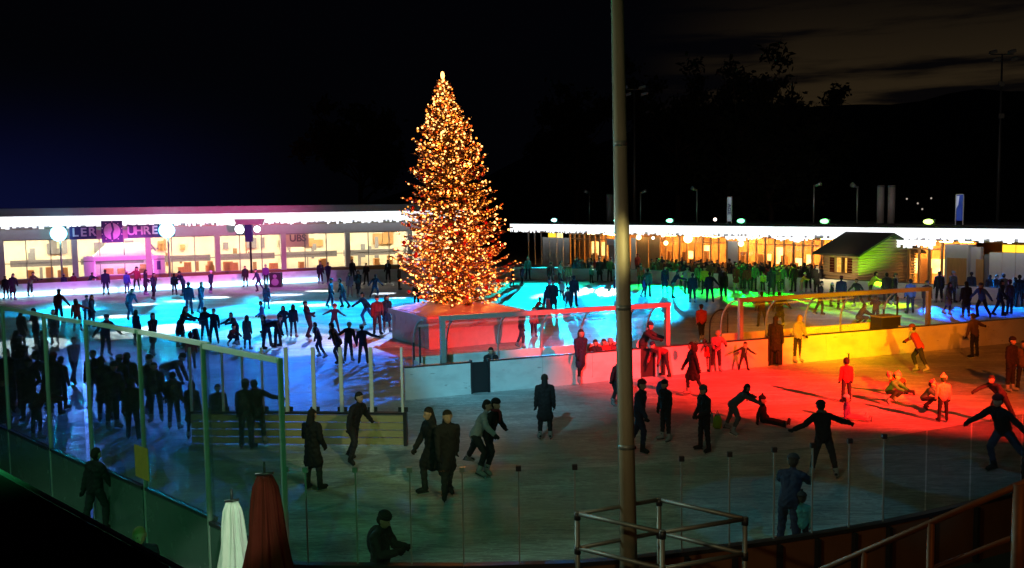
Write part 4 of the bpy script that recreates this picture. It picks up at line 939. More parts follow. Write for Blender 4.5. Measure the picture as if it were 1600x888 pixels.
spot((12, 1, ZS), G(1560, 560), (1, .25, .03), .025, 24, .9); [wspot((3, 0, ZS), G(px_, py_, 2.4), (1, .2, .0), .5, 8, .5) for px_, py_ in ((1190, 480), (1260, 474), (1340, 468), (1420, 462))]; wspot((-5, 2, ZS), G(850, 570, .6), (.3, .8, 1), .14, 18, .8)
wspot((-5, 2, ZS), G(690, 610, .6), (.7, .87, 1), .035, 20, .8)
spot((0, 14, 24), G(780, 650), (.4, .95, .9), .004, 75, .9); spot((-1, 13, 20), G(650, 830), (.02, 1, .35), .012, 60, .9); spot((6, 14, 20), G(1200, 740), (.08, 1, .55), .007, 60, .8)  # added unseen overhead lamps, dim ambient light for the near ice
spot((9, 8, 18), G(1270, 815), (.02, .55, 1), .03, 14, .1); spot((9, 8, 18), G(1470, 735), (.02, .5, 1), .02, 9, .1)
wspot((2, 10, 7), G(540, 672), (1, .9, .35), .05, 26, .9); wspot((-3, 3, 7.5), (tops[1].x, tops[1].y, 1.5), (.06, 1, .3), .032, 80, .9); wspot((-12, 14, 10), (tops[3].x, tops[3].y, 4), (.5, 1, .65), .1, 70, .9); wspot((-2, 5, 7), pt0, (1, .9, .5), .06, 60, .9); wspot((-3, 4, 9), pt0 + d * 6.5 if False else pt1 - Vector((0, 0, 2.5)), (1, .8, .5), .07, 50, .9); wspot((-14, 20, 9), base + d * 7 if False else pt0 + Vector((0, 0, 2.5)), (.7, 1, .8), .16, 50, .8); wspot((-1, 4, 7.0), D(362, 830, 12.6), (.85, 1, .8), .35, 9, .6)  # added lamps brightening the slat fence, tall fence, pole and white umbrella
wspot((2, 3, 6.5), D(413, 860, 11.8), (1, .3, .1), .03, 12, .6); wspot((4, 3, 7.5), D(1350, 860, 12), (1, .35, .08), .02, 50, .8)  # added lamps for the red umbrella and the outer boards

for o in list(tree.children):                            # the spruce leans a little
    if o.type == 'MESH':
        for v in o.data.vertices: v.co.x -= .45 * max(0, v.co.z + HB - 2) / 11
# ------------------------------------------------------------------ people
def dirv(r, az, sd):
    r, az = R(r), R(az); return Vector((sd * math.sin(az) * math.sin(r), -math.cos(az) * math.sin(r), -math.cos(r)))
# pose: lean, sidelean, headpitch, arms L/R ((up r,az),(fore r,az)), legs ((thigh r,az),(shin r,az))
PO = dict(
 stand=(2, 0, 5, ((8, 90), (14, 20)), ((8, 90), (14, 20)), ((5, 90), (3, 90)), ((5, 90), (3, 90))),
 stand2=(4, 3, 8, ((14, 100), (38, -10)), ((18, 60), (60, -30)), ((10, 70), (3, 100)), ((4, 100), (6, 160))),
 wide=(10, 4, 8, ((66, 78), (74, 60)), ((48, 98), (62, 70)), ((16, 85), (12, 95)), ((14, 85), (12, 120))),
 glide=(20, 3, -5, ((36, 80), (46, 60)), ((40, 110), (40, 80)), ((28, 20), (18, 170)), ((16, 140), (34, 165))),
 push=(26, 6, -10, ((50, 60), (60, 30)), ((48, 130), (44, 120)), ((32, 10), (18, 175)), ((34, 125), (44, 130))),
 walk=(5, 0, 4, ((20, 20), (32, 10)), ((20, 165), (14, 170)), ((22, 5), (4, 170)), ((16, 175), (26, 178))),
 phone=(2, -2, 22, ((28, 20), (105, -15)), ((26, 30), (98, -25)), ((6, 90), (4, 90)), ((8, 60), (6, 150))),
 back=(-14, 0, 10, ((30, 10), (100, -15)), ((20, 60), (70, -20)), ((16, 10), (22, 175)), ((12, 10), (24, 175))),
 hips=(3, 0, 5, ((38, 110), (48, -75)), ((38, 110), (48, -75)), ((9, 90), (6, 90)), ((9, 90), (6, 90))),
 reach=(6, 4, 0, ((60, 80), (74, 75)), ((12, 90), (16, 20)), ((10, 60), (5, 120)), ((8, 100), (10, 150))),
 hand=(6, 0, 5, ((42, 88), (40, 80)), ((14, 90), (20, 20)), ((9, 80), (6, 110)), ((7, 80), (8, 150))),
 bend=(72, 0, -30, ((20, 20), (24, 10)), ((24, 60), (20, 10)), ((14, 150), (8, 120)), ((22, 70), (20, 90))),
 reachdown=(48, 0, -20, ((70, 20), (66, 10)), ((74, 50), (70, 40)), ((26, 30), (24, 170)), ((28, 110), (26, 130))),
 crouch=(34, 0, -15, ((55, 15), (70, -10)), ((50, 30), (70, -20)), ((92, 20), (42, 172)), ((88, 20), (46, 172))),
 crawl=(80, 0, -50, ((6, 90), (4, 20)), ((10, 90), (8, 20)), ((10, 20), (82, 178)), ((6, 160), (84, 178))),
 sit=(-6, 0, 8, ((24, 150), (10, 90)), ((22, 100), (40, 20)), ((86, 18), (84, 14)), ((84, 22), (80, 18))),
 bench=(6, 0, 10, ((22, 20), (78, -20)), ((22, 20), (78, -20)), ((84, 10), (6, 170)), ((84, 14), (8, 170))),
 lean=(30, 0, -10, ((58, 15), (80, -10)), ((56, 20), (84, -10)), ((10, 150), (6, 90)), ((6, 60), (8, 150))),
)
def body_cones(pose, garm, fem, kid):
    lean, sl, hp, aL, aR, lL, lR = PO[pose]
    C = []                                             # (p0, p1, r0, r1, label) ; labels 0 skin 1 jacket 2 trousers 3 dark 4 hair
    pel = Vector((0, 0, 0)); ln, sl_ = R(lean), R(sl)
    up = Vector((math.sin(sl_), -math.sin(ln) * math.cos(sl_), math.cos(ln) * math.cos(sl_))).normalized()
    fw = Vector((0, -math.cos(ln), -math.sin(ln))); sd = up.cross(fw).normalized() * -1
    if sd.x < 0: sd = -sd
    fw = sd.cross(up) * 1.0
    if fw.y > 0 and abs(lean) < 60: fw = -fw
    puff = .016 if garm in ('jacket', 'coat') else 0
    sw, tw = (.17, .13) if fem else (.195, .14)
    waist = pel + up * .2; chest = pel + up * .38; neckb = pel + up * .5
    for s in (-1, 1):
        C.append((pel + sd * .055 * s, waist + sd * .05 * s, .118 + puff, .108 + puff, 1))
        C.append((waist + sd * .05 * s, chest + sd * .07 * s, .11 + puff, .118 + puff, 1))
        C.append((chest + sd * .07 * s, pel + up * .465 + sd * (sw - .06) * s, .115 + puff, .072 + puff, 1))
        C.append((pel + up * .465 + sd * (sw - .06) * s, neckb + sd * .02 * s, .07 + puff, .06 + puff, 1))
    C.append((pel - up * .03, pel + up * .12, .135 + puff, .12 + puff, 1))
    hpr = R(hp); hu = (up * math.cos(ln * .7) - fw * -0).normalized()
    hu = (Vector((0, 0, 1)) * .55 + up * .45).normalized() if hp < 0 else (up * math.cos(hpr) + fw * math.sin(hpr)).normalized()
    hf = (fw - hu * fw.dot(hu)).normalized() if abs(fw.dot(hu)) < .97 else Vector((0, -1, 0))
    if hp < 0: hf = (Vector((0, -1, 0)) - hu * Vector((0, -1, 0)).dot(hu)).normalized()
    hs = hu.cross(hf)
    K = 1.28 if kid else 1.0
    C.append((neckb, neckb + hu * .09, .062, .055, 1 if garm != 'sweater' else 0))
    hc = neckb + hu * (.1 + .105 * K)
    C.append((hc + hu * .012 * K, hc - hu * .045 * K + hf * .025 * K, .098 * K, .078 * K, 0))
    C.append((hc - hu * .04 * K + hf * .03 * K, hc - hu * .088 * K + hf * .058 * K, .068 * K, .034 * K, 0))
    C.append((hc - hu * .0 * K + hf * .09 * K, hc - hu * .034 * K + hf * .112 * K, .013 * K, .019 * K, 0))
    for s in (-1, 1):
        C.append((hc + hs * .093 * K * s + hu * .014 * K, hc + hs * .095 * K * s - hu * .024 * K, .02 * K, .016 * K, 0))
    C.append((hc + hu * .045 * K - hf * .018 * K, hc - hu * .02 * K - hf * .04 * K, .1 * K, .088 * K, 4))
    if fem:
        C.append((hc - hf * .05 * K, hc - hu * .2 * K - hf * .06 * K, .085 * K, .06 * K, 4))
        for s in (-1, 1): C.append((hc + hs * .075 * K * s - hf * .01, hc - hu * .2 * K + hs * .08 * s, .05 * K, .035 * K, 4))
    elif garm == 'coat': C.append((neckb - fw * .05, hc - hf * .045 * K - hu * .04, .1, .085 * K, 1))
    # arms
    for s, (ua, fa) in ((-1, aL), (1, aR)):
        sh = pel + up * .455 + sd * sw * s
        el = sh + dirv(ua[0], ua[1], s) * .285; fd = dirv(fa[0], fa[1], s); wr = el + fd * .25
        C.append((sh, el, .066 + puff, .053 + puff, 1)); C.append((el, wr, .053 + puff, .042 + puff, 1))
        pal = wr + fd * .085; C.append((wr, pal, .036, .04, 3))
        x = fd.orthogonal() if abs(fd.x) > .9 else fd.cross(Vector((1, 0, 0))); x.normalize(); nrm = x.cross(fd)
        for j, l_ in enumerate((.062, .074, .07, .052)):
            b0 = pal + x * (j - 1.5) * .024; k1 = b0 + (fd * .8 + nrm * .3).normalized() * l_ * .6; k2 = k1 + (fd * .5 + nrm * .75).normalized() * l_ * .55
            C.append((b0, k1, .0125, .0115, 3)); C.append((k1, k2, .0115, .01, 3))
        t0 = wr + fd * .03 - x * .03; t1 = t0 - x * .035 + fd * .035; C.append((t0, t1, .016, .014, 3)); C.append((t1, t1 + fd * .035 + nrm * .01, .014, .011, 3))
    feet = []
    wd = .012 if not fem else 0
    for s, (th, sn) in ((-1, lL), (1, lR)):
        hip = pel + Vector((.09 * s, 0, -.03)) if lean < 60 else pel + sd * .09 * s + Vector((0, 0, -.02))
        kn = hip + dirv(th[0], th[1], s) * .43; sv = dirv(sn[0], sn[1], s); an = kn + sv * .41
        C.append((hip, kn, .094 + wd, .066 + wd, 2)); C.append((kn, kn.lerp(an, .35), .066 + wd, .06 + wd, 2)); C.append((kn.lerp(an, .35), an, .06 + wd, .052 + wd * .5, 2))
        if garm == 'coat': C.append((pel + up * .0, hip.lerp(kn, .8) if th[0] < 60 else hip.lerp(kn, .3), .15, .125, 1))
        tdir = Vector((0, -1, 0)) - sv * Vector((0, -1, 0)).dot(sv)
        if pose == 'sit': tdir = Vector((0, 0, 1)) - sv * sv.z
        tdir.normalize()
        out = (tdir + Vector((s * .28, 0, 0))).normalized(); out = (out - sv * out.dot(sv)).normalized()
        hl = an + sv * .045 - out * .03; to = an + sv * .06 + out * .15
        C.append((an, hl, .052, .046, 3)); C.append((hl, to, .044, .036, 3)); feet.append((an, sv, out))
    if garm == 'coat': C.append((pel, pel + Vector((0, 0, -.36)) if lean < 40 and PO[pose][5][0][0] < 60 else pel - up * .08, .15, .16, 1))
    zmin = min(min(a.z - r0, c.z - r1) for a, c, r0, r1, l in C)
    sh = Vector((0, 0, -zmin)); C = [(a + sh, c + sh, r0, r1, l) for a, c, r0, r1, l in C]
    feet = [(a + sh, v, o) for a, v, o in feet]
    return C, feet, (hc + sh, hs, hf, hu, K)
def cone_bm(bm, p0, p1, r0, r1):
    for p, r in ((p0, r0), (p1, r1)): bmesh.ops.create_icosphere(bm, subdivisions=2, radius=r, matrix=Matrix.Translation(p))
    d = p1 - p0
    if d.length < 1e-4: return
    q = d.to_track_quat('Z', 'Y').to_matrix().to_4x4()
    bmesh.ops.create_cone(bm, cap_ends=True, segments=12, radius1=r0, radius2=r1, depth=d.length, matrix=Matrix.Translation((p0 + p1) / 2) @ q)
MC = {}
def cloth(key):
    if key in MC: return MC[key]
    c = dict(black=(.012, .012, .015), dark=(.022, .022, .028), navy=(.015, .022, .06), grey=(.09, .09, .1), palegrey=(.32, .33, .36), blue=(.04, .1, .38), jeans=(.05, .08, .17), red=(.5, .035, .03), wine=(.15, .02, .03),
             pink=(.65, .16, .25), lilac=(.42, .33, .5), white=(.7, .7, .7), brown=(.12, .07, .04), orange=(.6, .16, .03), yellow=(.6, .45, .05), hivis=(.45, .75, .05), green=(.06, .2, .1), teal=(.08, .35, .33), beige=(.42, .34, .24), hair=(.02, .013, .008), blond=(.3, .2, .08), skin=(.5, .3, .21), purple=(.14, .05, .25), olive=(.1, .1, .05))[key]
    MC[key] = mat(('skin' if key == 'skin' else 'hair_' + key if key in ('hair', 'blond') else key + '_cloth'), c, .85 if key != 'skin' else .55, 0, .25, 25, .2); return MC[key]
EYE = mat('eye_dark', (.01, .01, .01), .2)
PROTO = {}
def proto(pose, garm, fem, kid):
    k = (pose, garm, fem, kid)
    if k in PROTO: return PROTO[k]
    C, feet, head = body_cones(*k)
    bm = bmesh.new()
    for a, c, r0, r1, l in C: cone_bm(bm, a, c, r0, r1)
    me = bpy.data.meshes.new('person_rough'); bm.to_mesh(me); bm.free()
    o = bpy.data.objects.new('person_rough', me); COL.objects.link(o)
    rm = o.modifiers.new('r', 'REMESH'); rm.mode = 'VOXEL'; rm.voxel_size = .0125; rm.use_smooth_shade = True
    sm = o.modifiers.new('s', 'SMOOTH'); sm.iterations = 2; sm.factor = .4
    dg = bpy.context.evaluated_depsgraph_get(); m2 = bpy.data.meshes.new_from_object(o.evaluated_get(dg)); bpy.data.objects.remove(o)
    m2.name = 'person'
    nv = len(m2.vertices); co = np.empty(nv * 3); m2.vertices.foreach_get('co', co); co = co.reshape(nv, 3); no = np.empty(nv * 3); m2.vertices.foreach_get('normal', no); no = no.reshape(nv, 3)
    fold = np.sin(co[:, 2] * 46 + np.sin(co[:, 0] * 23) * 1.6 + np.sin(co[:, 1] * 19) * 1.3) * np.sin(co[:, 0] * 31 + co[:, 2] * 9 + 1.3)
    hz = np.linalg.norm(co - np.array(head[0]), axis=1); fold[hz < .2] = 0; fold[co[:, 2] < .12] = 0
    m2.vertices.foreach_set('co', (co + no * (fold * .007)[:, None]).ravel())
    n = len(m2.polygons); ce = np.empty(n * 3); m2.polygons.foreach_get('center', ce); ce = ce.reshape(n, 3)
    best = np.full(n, 9.); lab = np.zeros(n, int)
    for a, c, r0, r1, l in C:
        a_ = np.array(a); d = np.array(c - a); L2 = max(d @ d, 1e-9); t = np.clip((ce - a_) @ d / L2, 0, 1)
        dist = np.linalg.norm(ce - a_ - t[:, None] * d, axis=1) - (r0 + (r1 - r0) * t)
        mk = dist < best; best[mk] = dist[mk]; lab[mk] = l
    hc, hs, hf, hu, K = head
    for s in (-1, 1):
        e = np.array(hc + hs * .036 * K * s + hf * .095 * K + hu * .012 * K); lab[np.linalg.norm(ce - e, axis=1) < .0115 * K] = 5
    rel = ce - np.array(hc); fx = rel @ np.array(hf)
    lab[(lab == 4) & (fx > .062 * K) & (rel @ np.array(hu) < .06 * K) & (np.abs(rel @ np.array(hs)) < .075 * K)] = 0
    m2.materials.clear()
    for q in (cloth('skin'), cloth('black'), cloth('dark'), cloth('black'), cloth('hair'), EYE): m2.materials.append(q)
    m2.polygons.foreach_set('material_index', lab); m2.polygons.foreach_set('use_smooth', np.ones(n, bool)); m2.update()
    H = max(max(c[0].z + c[2], c[1].z + c[3]) for c in C)
    PROTO[k] = (m2, feet, head, H); return PROTO[k]
# skate: boot and blade, built once
def skate_mesh():
    b = MB(); b.cur = 0
    b.lathe((0, 0, 0), [(.05, -.02), (.066, .0), (.064, .09), (.068, .15), (.05, .16)], 12)
    b.tube([(0, .045, .0), (0, -.06, -.01), (0, -.16, -.022), (0, -.2, -.03)], [.052, .055, .046, .025], 10)
    b.cur = 1; b.box((-.012, -.17, -.085), (.012, .07, -.05)); b.cur = 2; b.box((-.003, -.2, -.11), (.003, .09, -.085))
    o = b.build('skate', [M['black'], M['dark'], M['alu']]); me = o.data; bpy.data.objects.remove(o); return me
SK = skate_mesh()
SK2 = SK.copy(); SK2.materials[0] = cloth('palegrey')
def hat_mesh(pom):
    b = MB(); b.ball((0, .012, .07), (.108, .112, .088), 14, 8); b.tube([(0, .012, .052), (0, .012, .088)], [.116, .114], 14)
    if pom: b.ball((0, .01, .175), .035, 8, 5)
    o = b.build('hat', [cloth('black')]); me = o.data; bpy.data.objects.remove(o); return me
def scarf_mesh():
    b = MB(); pts = [(.085 * math.cos(a), .08 * math.sin(a), .012 * math.sin(2 * a)) for a in [6.2832 * k / 14 for k in range(15)]]; b.tube(pts, .036, 8, False); b.tube([(.03, -.1, -.01), (.04, -.135, -.12), (.035, -.14, -.26)], [.035, .03, .03], 7)
    o = b.build('scarf', [cloth('grey')]); me = o.data; bpy.data.objects.remove(o); return me
SCARF = scarf_mesh()
HAT = [hat_mesh(0), hat_mesh(1)]
def person(label, px, fy, hy, pose='stand', garm='jacket', jc='black', tc='dark', face=0, who='p', hat=None, group=None, z=0.0, skates=True, hgt=None, hair='hair', pos=None):
    kid = who in ('child', 'toddler'); fem = who == 'woman'
    me, feet, head, H = proto(pose, garm, fem, kid)
    g = pos or G(px, fy, z); dist = (g - CAM).dot(_f)
    if hgt is None:
        hh = (fy - hy) * dist / FL / .985
        up = {'crouch': .62, 'sit': .5, 'bench': .77, 'bend': .62, 'crawl': .5, 'reachdown': .8, 'push': .92, 'lean': .9, 'glide': .95}.get(pose, 1)
        hh = hh / up; hh = min(max(hh, .95 if kid else 1.52), 1.42 if kid else 1.9)
    else: hh = hgt; up = 1
    NAT = 1.7 if not kid else 1.79
    sc = hh / NAT
    o = bpy.data.objects.new('person', me); COL.objects.link(o)
    lift = .075 * sc if skates and pose not in ('sit', 'bench', 'crawl') else 0
    o.location = (g.x, g.y, z + lift + .004); o.rotation_euler = (0, 0, R(face)); o.scale = (sc, sc, sc)
    for i, key in ((1, jc), (2, tc), (4, hair)):
        o.material_slots[i].link = 'OBJECT'; o.material_slots[i].material = cloth(key)
    tag(o, label, 'child' if kid else 'person', group)
    if skates:
        for an, sv, out in feet:
            s = bpy.data.objects.new('skate', SK2 if (int(px) + int(fy)) % 5 < 2 or fem else SK); COL.objects.link(s); s.parent = o
            zz = -sv; yy = -out; xx = yy.cross(zz).normalized(); yy = zz.cross(xx)
            mm = Matrix((xx, yy, zz)).transposed().to_4x4(); mm.translation = an + sv * .05; s.matrix_local = mm
    rp = random.Random(int(px * 13 + fy))
    if hat is None and garm != 'coat' and rp.random() < .5: hat = rp.choice(('black', 'dark', 'grey', 'navy', 'wine', 'dark', 'palegrey'))
    if rp.random() < .4 and pose not in ('bend', 'crawl'):
        hc, hs, hf, hu, K = head; s = bpy.data.objects.new('scarf', SCARF); COL.objects.link(s); s.parent = o
        yy = -hf; zz = hu; xx = yy.cross(zz).normalized(); mm = Matrix((xx, yy, zz)).transposed().to_4x4() @ Matrix.Scale(K, 4); mm.translation = hc - hu * .135 * K; s.matrix_local = mm
        s.material_slots[0].link = 'OBJECT'; s.material_slots[0].material = cloth(rp.choice(('grey', 'wine', 'palegrey', 'dark', 'navy')))
    if hat:
        hc, hs, hf, hu, K = head; h = bpy.data.objects.new('hat', HAT[1 if kid else 0]); COL.objects.link(h); h.parent = o
        yy = -hf; zz = hu; xx = yy.cross(zz).normalized(); mm = Matrix((xx, yy, zz)).transposed().to_4x4() @ Matrix.Scale(K, 4); mm.translation = hc; h.matrix_local = mm
        h.material_slots[0].link = 'OBJECT'; h.material_slots[0].material = cloth(hat)
    return o
CN = dict(black='black', dark='dark', navy='navy', grey='grey', palegrey='pale grey', jeans='blue', hivis='yellow green', beige='beige')
GN = dict(jacket='jacket', coat='long coat', sweater='top')
PN = dict(stand='standing', stand2='half turned', wide='arms spread', glide='gliding', push='striding', walk='walking', phone='looking at a phone', back='leaning back', hips='hands on hips',
          reach='one arm out', hand='hand out', bend='bent double', reachdown='stooping', crouch='crouching', crawl='crawling', sit='sitting on the ice', bench='seated', lean='leaning forward')
ORD = ['leftmost', 'second from left', 'third from left', 'fourth from left', 'fifth from left', 'sixth from left', 'seventh from left', 'eighth from left', 'ninth from left', 'tenth from left', 'eleventh from left', 'twelfth from left', 'thirteenth from left', 'fourteenth from left', 'fifteenth from left']
def zone(where, group, rows, **kw):
    rows = sorted(rows, key=lambda r: r[0])
    for k, r in enumerate(rows):
        d = dict(kw)
        if isinstance(r[-1], dict): d.update(r[-1]); r = r[:-1]
        keys = ('px', 'fy', 'hy', 'pose', 'garm', 'jc', 'tc', 'face', 'who'); d.update(dict(zip(keys, r)))
        who = d.get('who', 'p'); noun = {'p': 'person', 'man': 'man', 'woman': 'woman', 'child': 'child'}[who]
        lab = d.pop('lab', None) or f"{noun}, {CN.get(d['jc'], d['jc'])} {GN[d['garm']]}, {PN[d['pose']]}, {ORD[k]} {where}"
        person(lab, group=group, **d)
j, c = 'jacket', 'coat'
# far edge, by the glowing barrier
zone('along barrier left of tent', 'people along the glowing barrier', [
 (10, 468, 435, 'stand', j, 'dark', 'dark', 10), (21, 470, 427, 'stand2', c, 'dark', 'dark', 60), (48, 464, 429, 'lean', j, 'brown', 'dark', 80), (101, 460, 432, 'stand', j, 'navy', 'navy', 180), (116, 459, 430, 'stand', j, 'wine', 'dark', 180), (141, 456, 433, 'lean', j, 'navy', 'navy', 150)])
zone('before the pink tent', 'people before the pink tent', [
 (166, 462, 418, 'stand', j, 'navy', 'navy', 200, 'man'), (202, 501, 453, 'push', j, 'navy', 'navy', 60), (199, 460, 428, 'stand', j, 'blue', 'jeans', 170), (214, 456, 411, 'reach', j, 'wine', 'dark', 20, 'woman', dict(hat='black')), (228, 462, 426, 'stand2', c, 'dark', 'dark', 120), (241, 470, 422, 'walk', c, 'navy', 'dark', 60), (273, 462, 431, 'stand', j, 'navy', 'dark', 190), (287, 464, 423, 'lean', j, 'navy', 'navy', -30), (296, 492, 444, 'stand', j, 'navy', 'navy', 180), (315, 491, 445, 'walk', j, 'navy', 'navy', 70, 'man')])
zone('beside mast and loudspeaker', 'people beside the floodlight mast', [
 (330, 460, 427, 'walk', j, 'navy', 'navy', 60, 'p', dict(hat='white')), (384, 449, 419, 'stand', j, 'black', 'black', 0), (405, 457, 425, 'glide', j, 'navy', 'navy', -60), (416, 446, 417, 'stand', j, 'purple', 'dark', 10), (417, 484, 448, 'stand', c, 'navy', 'navy', 180, 'woman')])
zone('by pavilion end near tree', 'people by the pavilion end', [
 (501, 445, 408, 'stand', j, 'black', 'black', 30), (513, 447, 414, 'walk', j, 'navy', 'dark', 40), (517, 481, 440, 'walk', j, 'navy', 'navy', 80), (537, 482, 441, 'glide', j, 'black', 'navy', -80), (547, 465, 430, 'stand', j, 'lilac', 'lilac', 0, 'woman'), (551, 441, 409, 'stand', j, 'black', 'black', 40), (560, 466, 414, 'walk', c, 'black', 'black', 30, 'woman'), (573, 446, 415, 'stand2', j, 'black', 'black', -20), (586, 467, 434, 'glide', j, 'navy', 'navy', 160), (607, 443, 404, 'stand2', j, 'black', 'black', -30, 'man'), (624, 454, 408, 'stand', j, 'brown', 'dark', 90)])
# cyan ice
zone('behind the glass fence rail', 'skaters on the white lit ice', [
 (35, 545, 474, 'stand', c, 'dark', 'dark', 160, 'p', dict(hgt=1.75)), (58, 548, 488, 'reach', j, 'black', 'dark', -60), (86, 540, 489, 'walk', c, 'navy', 'navy', 20, 'woman'), (93, 507, 457, 'hand', j, 'wine', 'navy', 170), (122, 519, 473, 'reach', j, 'wine', 'navy', -160, 'woman'), (137, 505, 466, 'stand', j, 'lilac', 'navy', 40), (144, 512, 466, 'walk', c, 'navy', 'navy', 90), (166, 560, 498, 'glide', j, 'navy', 'navy', 40, 'man')])
zone('left of the stooping pair', 'skaters on the cyan ice', [
 (214, 541, 490, 'stand', c, 'navy', 'dark', 150, 'woman'), (240, 557, 496, 'walk', c, 'black', 'navy', 60, 'woman'), (283, 543, 487, 'lean', c, 'black', 'navy', 80, 'p'), (321, 534, 486, 'hand', j, 'navy', 'navy', 180), (335, 538, 488, 'reach', j, 'navy', 'navy', 0, 'man'), (360, 541, 506, 'crouch', j, 'wine', 'navy', 60, 'child'), (370, 540, 496, 'lean', j, 'navy', 'navy', -40), (387, 547, 507, 'stand', c, 'grey', 'navy', 170, 'woman'), (411, 522, 476, 'stand2', j, 'blue', 'navy', -80, 'man')])
zone('from stooping pair to platform', 'skaters left of the tree platform', [
 (418, 546, 508, 'bend', j, 'black', 'navy', 90), (434, 544, 507, 'bend', j, 'black', 'navy', -80), (444, 527, 483, 'hips', j, 'navy', 'navy', 0, 'woman'), (459, 528, 481, 'stand', j, 'navy', 'navy', 170, 'woman'), (483, 529, 477, 'back', j, 'navy', 'navy', 80, 'man'), (523, 521, 477, 'wide', j, 'navy', 'navy', 10, 'child', dict(hgt=1.5)), (574, 511, 463, 'push', j, 'navy', 'blue', -60), (590, 524, 468, 'stand', j, 'wine', 'wine', 20, 'man'), (605, 520, 467, 'stand', c, 'navy', 'wine', 30, 'woman'), (651, 480, 455, 'stand', j, 'black', 'black', 0)])
zone('above the white fence posts', 'skaters seen above the white fence posts', [
 (500, 560, 520, 'glide', j, 'navy', 'navy', -90), (530, 572, 513, 'push', j, 'black', 'navy', -100, 'man'), (545, 566, 510, 'reach', j, 'black', 'navy', 30), (568, 570, 514, 'reach', j, 'navy', 'navy', 180)])
# crowd behind the tall glass fence
zone('behind the tall glass fence', 'people crowding behind the tall glass fence', [
 (15, 640, 548, 'stand', c, 'black', 'black', 20), (40, 642, 545, 'stand', j, 'jeans', 'dark', 190), (60, 690, 612, 'lean', j, 'wine', 'dark', 90, 'woman'), (87, 650, 560, 'stand', c, 'dark', 'dark', 180, 'p', dict(hat='red')), (117, 602, 534, 'walk', j, 'palegrey', 'jeans', 60), (165, 660, 546, 'stand2', c, 'black', 'black', 200, 'man'), (190, 655, 534, 'stand', c, 'black', 'black', 170, 'p', dict(hat='white')), (209, 688, 600, 'stand', j, 'black', 'dark', 180), (235, 655, 562, 'walk', j, 'navy', 'navy', 60), (259, 625, 546, 'bend', j, 'black', 'teal', 90, 'p'), (273, 672, 590, 'stand', j, 'black', 'black', 180), (28, 600, 520, 'stand2', c, 'black', 'black', 150), (72, 600, 520, 'stand', j, 'navy', 'dark', -40), (300, 578, 528, 'stand', j, 'red', 'navy', 200, 'child', dict(hgt=1.45)), (302, 688, 604, 'stand', c, 'black', 'black', 170, 'woman')])
zone('in denser knot behind tall fence', 'denser knot of people behind the tall glass fence', [(8, 690, 600, 'stand', c, 'black', 'dark', 30), (34, 612, 525, 'stand', j, 'dark', 'dark', 170), (48, 660, 570, 'stand2', c, 'dark', 'dark', 20), (78, 640, 560, 'lean', j, 'black', 'dark', -60), (98, 640, 566, 'stand', j, 'wine', 'dark', 160), (150, 640, 556, 'stand', j, 'black', 'black', 10), (178, 672, 560, 'stand2', j, 'dark', 'dark', 60), (202, 650, 560, 'stand', c, 'black', 'dark', 190), (245, 660, 575, 'stand', j, 'dark', 'dark', 10)])
zone('before the slat fence', 'people before the slat fence', [
 (343, 690, 616, 'stand', j, 'black', 'black', 20), (386, 703, 604, 'stand', j, 'black', 'black', 170), (403, 698, 604, 'reach', j, 'black', 'black', 190), (490, 768, 653, 'stand2', c, 'black', 'dark', 150, 'man'), (553, 726, 625, 'glide', j, 'black', 'dark', 60)])
person('man in black jacket standing close outside the tall glass fence', 152, 831, 708, 'walk', j, 'black', 'dark', 150, 'man', skates=False)
person('pale haired spectator whose head shows above the dark parapet', 217, 1000, 835, 'stand', j, 'navy', 'dark', 30, 'p', skates=False, hair='blond', pos=G(217, 835, 1.68) * 1.0 - Vector((0, 0, 1.68)), hgt=1.7)
# near rink
person('person in bobble hat and rucksack holding a phone near the bottom edge', 597, 979, 812, 'phone', j, 'dark', 'dark', 70, 'man', hat='black', hgt=1.72)
zone('of four on near ice', 'dark skaters mid near ice', [
 (677, 776, 648, 'walk', c, 'black', 'dark', -60, 'man'), (700, 782, 645, 'walk', c, 'black', 'dark', 20), (745, 745, 640, 'push', j, 'palegrey', 'dark', 80), (764, 742, 636, 'glide', j, 'black', 'dark', 60)])
person('person in black hooded jacket standing alone facing away on the near ice', 852, 688, 595, 'stand', c, 'black', 'black', 180, 'man')
person('woman with long hair in long dark coat standing against the white boards', 907, 601, 523, 'walk', c, 'navy', 'black', 20, 'woman')
zone('right around the tall pole', 'skaters right of the tall pole', [
 (961, 634, 576, 'glide', j, 'wine', 'dark', 40), (999, 709, 604, 'walk', j, 'navy', 'navy', 60), (1040, 690, 603, 'stand', j, 'black', 'dark', -60), (1101, 708, 612, 'stand2', j, 'black', 'black', -70), (1145, 680, 620, 'reachdown', j, 'grey', 'grey', 80), (1193, 664, 628, 'sit', j, 'black', 'black', 60, 'child', dict(hgt=1.4))])
zone('by the red lit boards', 'people by the red lit boards', [
 (1004, 582, 505, 'lean', j, 'dark', 'black', 60, 'man'), (1038, 590, 540, 'bend', j, 'wine', 'dark', -60, 'p', dict(hgt=1.65)), (1083, 620, 543, 'walk', c, 'black', 'black', -80, 'woman'), (1101, 581, 536, 'stand', j, 'red', 'dark', 0, 'child'), (1119, 582, 526, 'lean', j, 'pink', 'dark', 0, 'p'), (1162, 580, 537, 'wide', j, 'dark', 'dark', 0, 'child'), (1211, 572, 502, 'stand', c, 'black', 'black', 150, 'p'), (1246, 568, 500, 'stand2', j, 'palegrey', 'dark', 30, 'woman', dict(hair='blond'))])
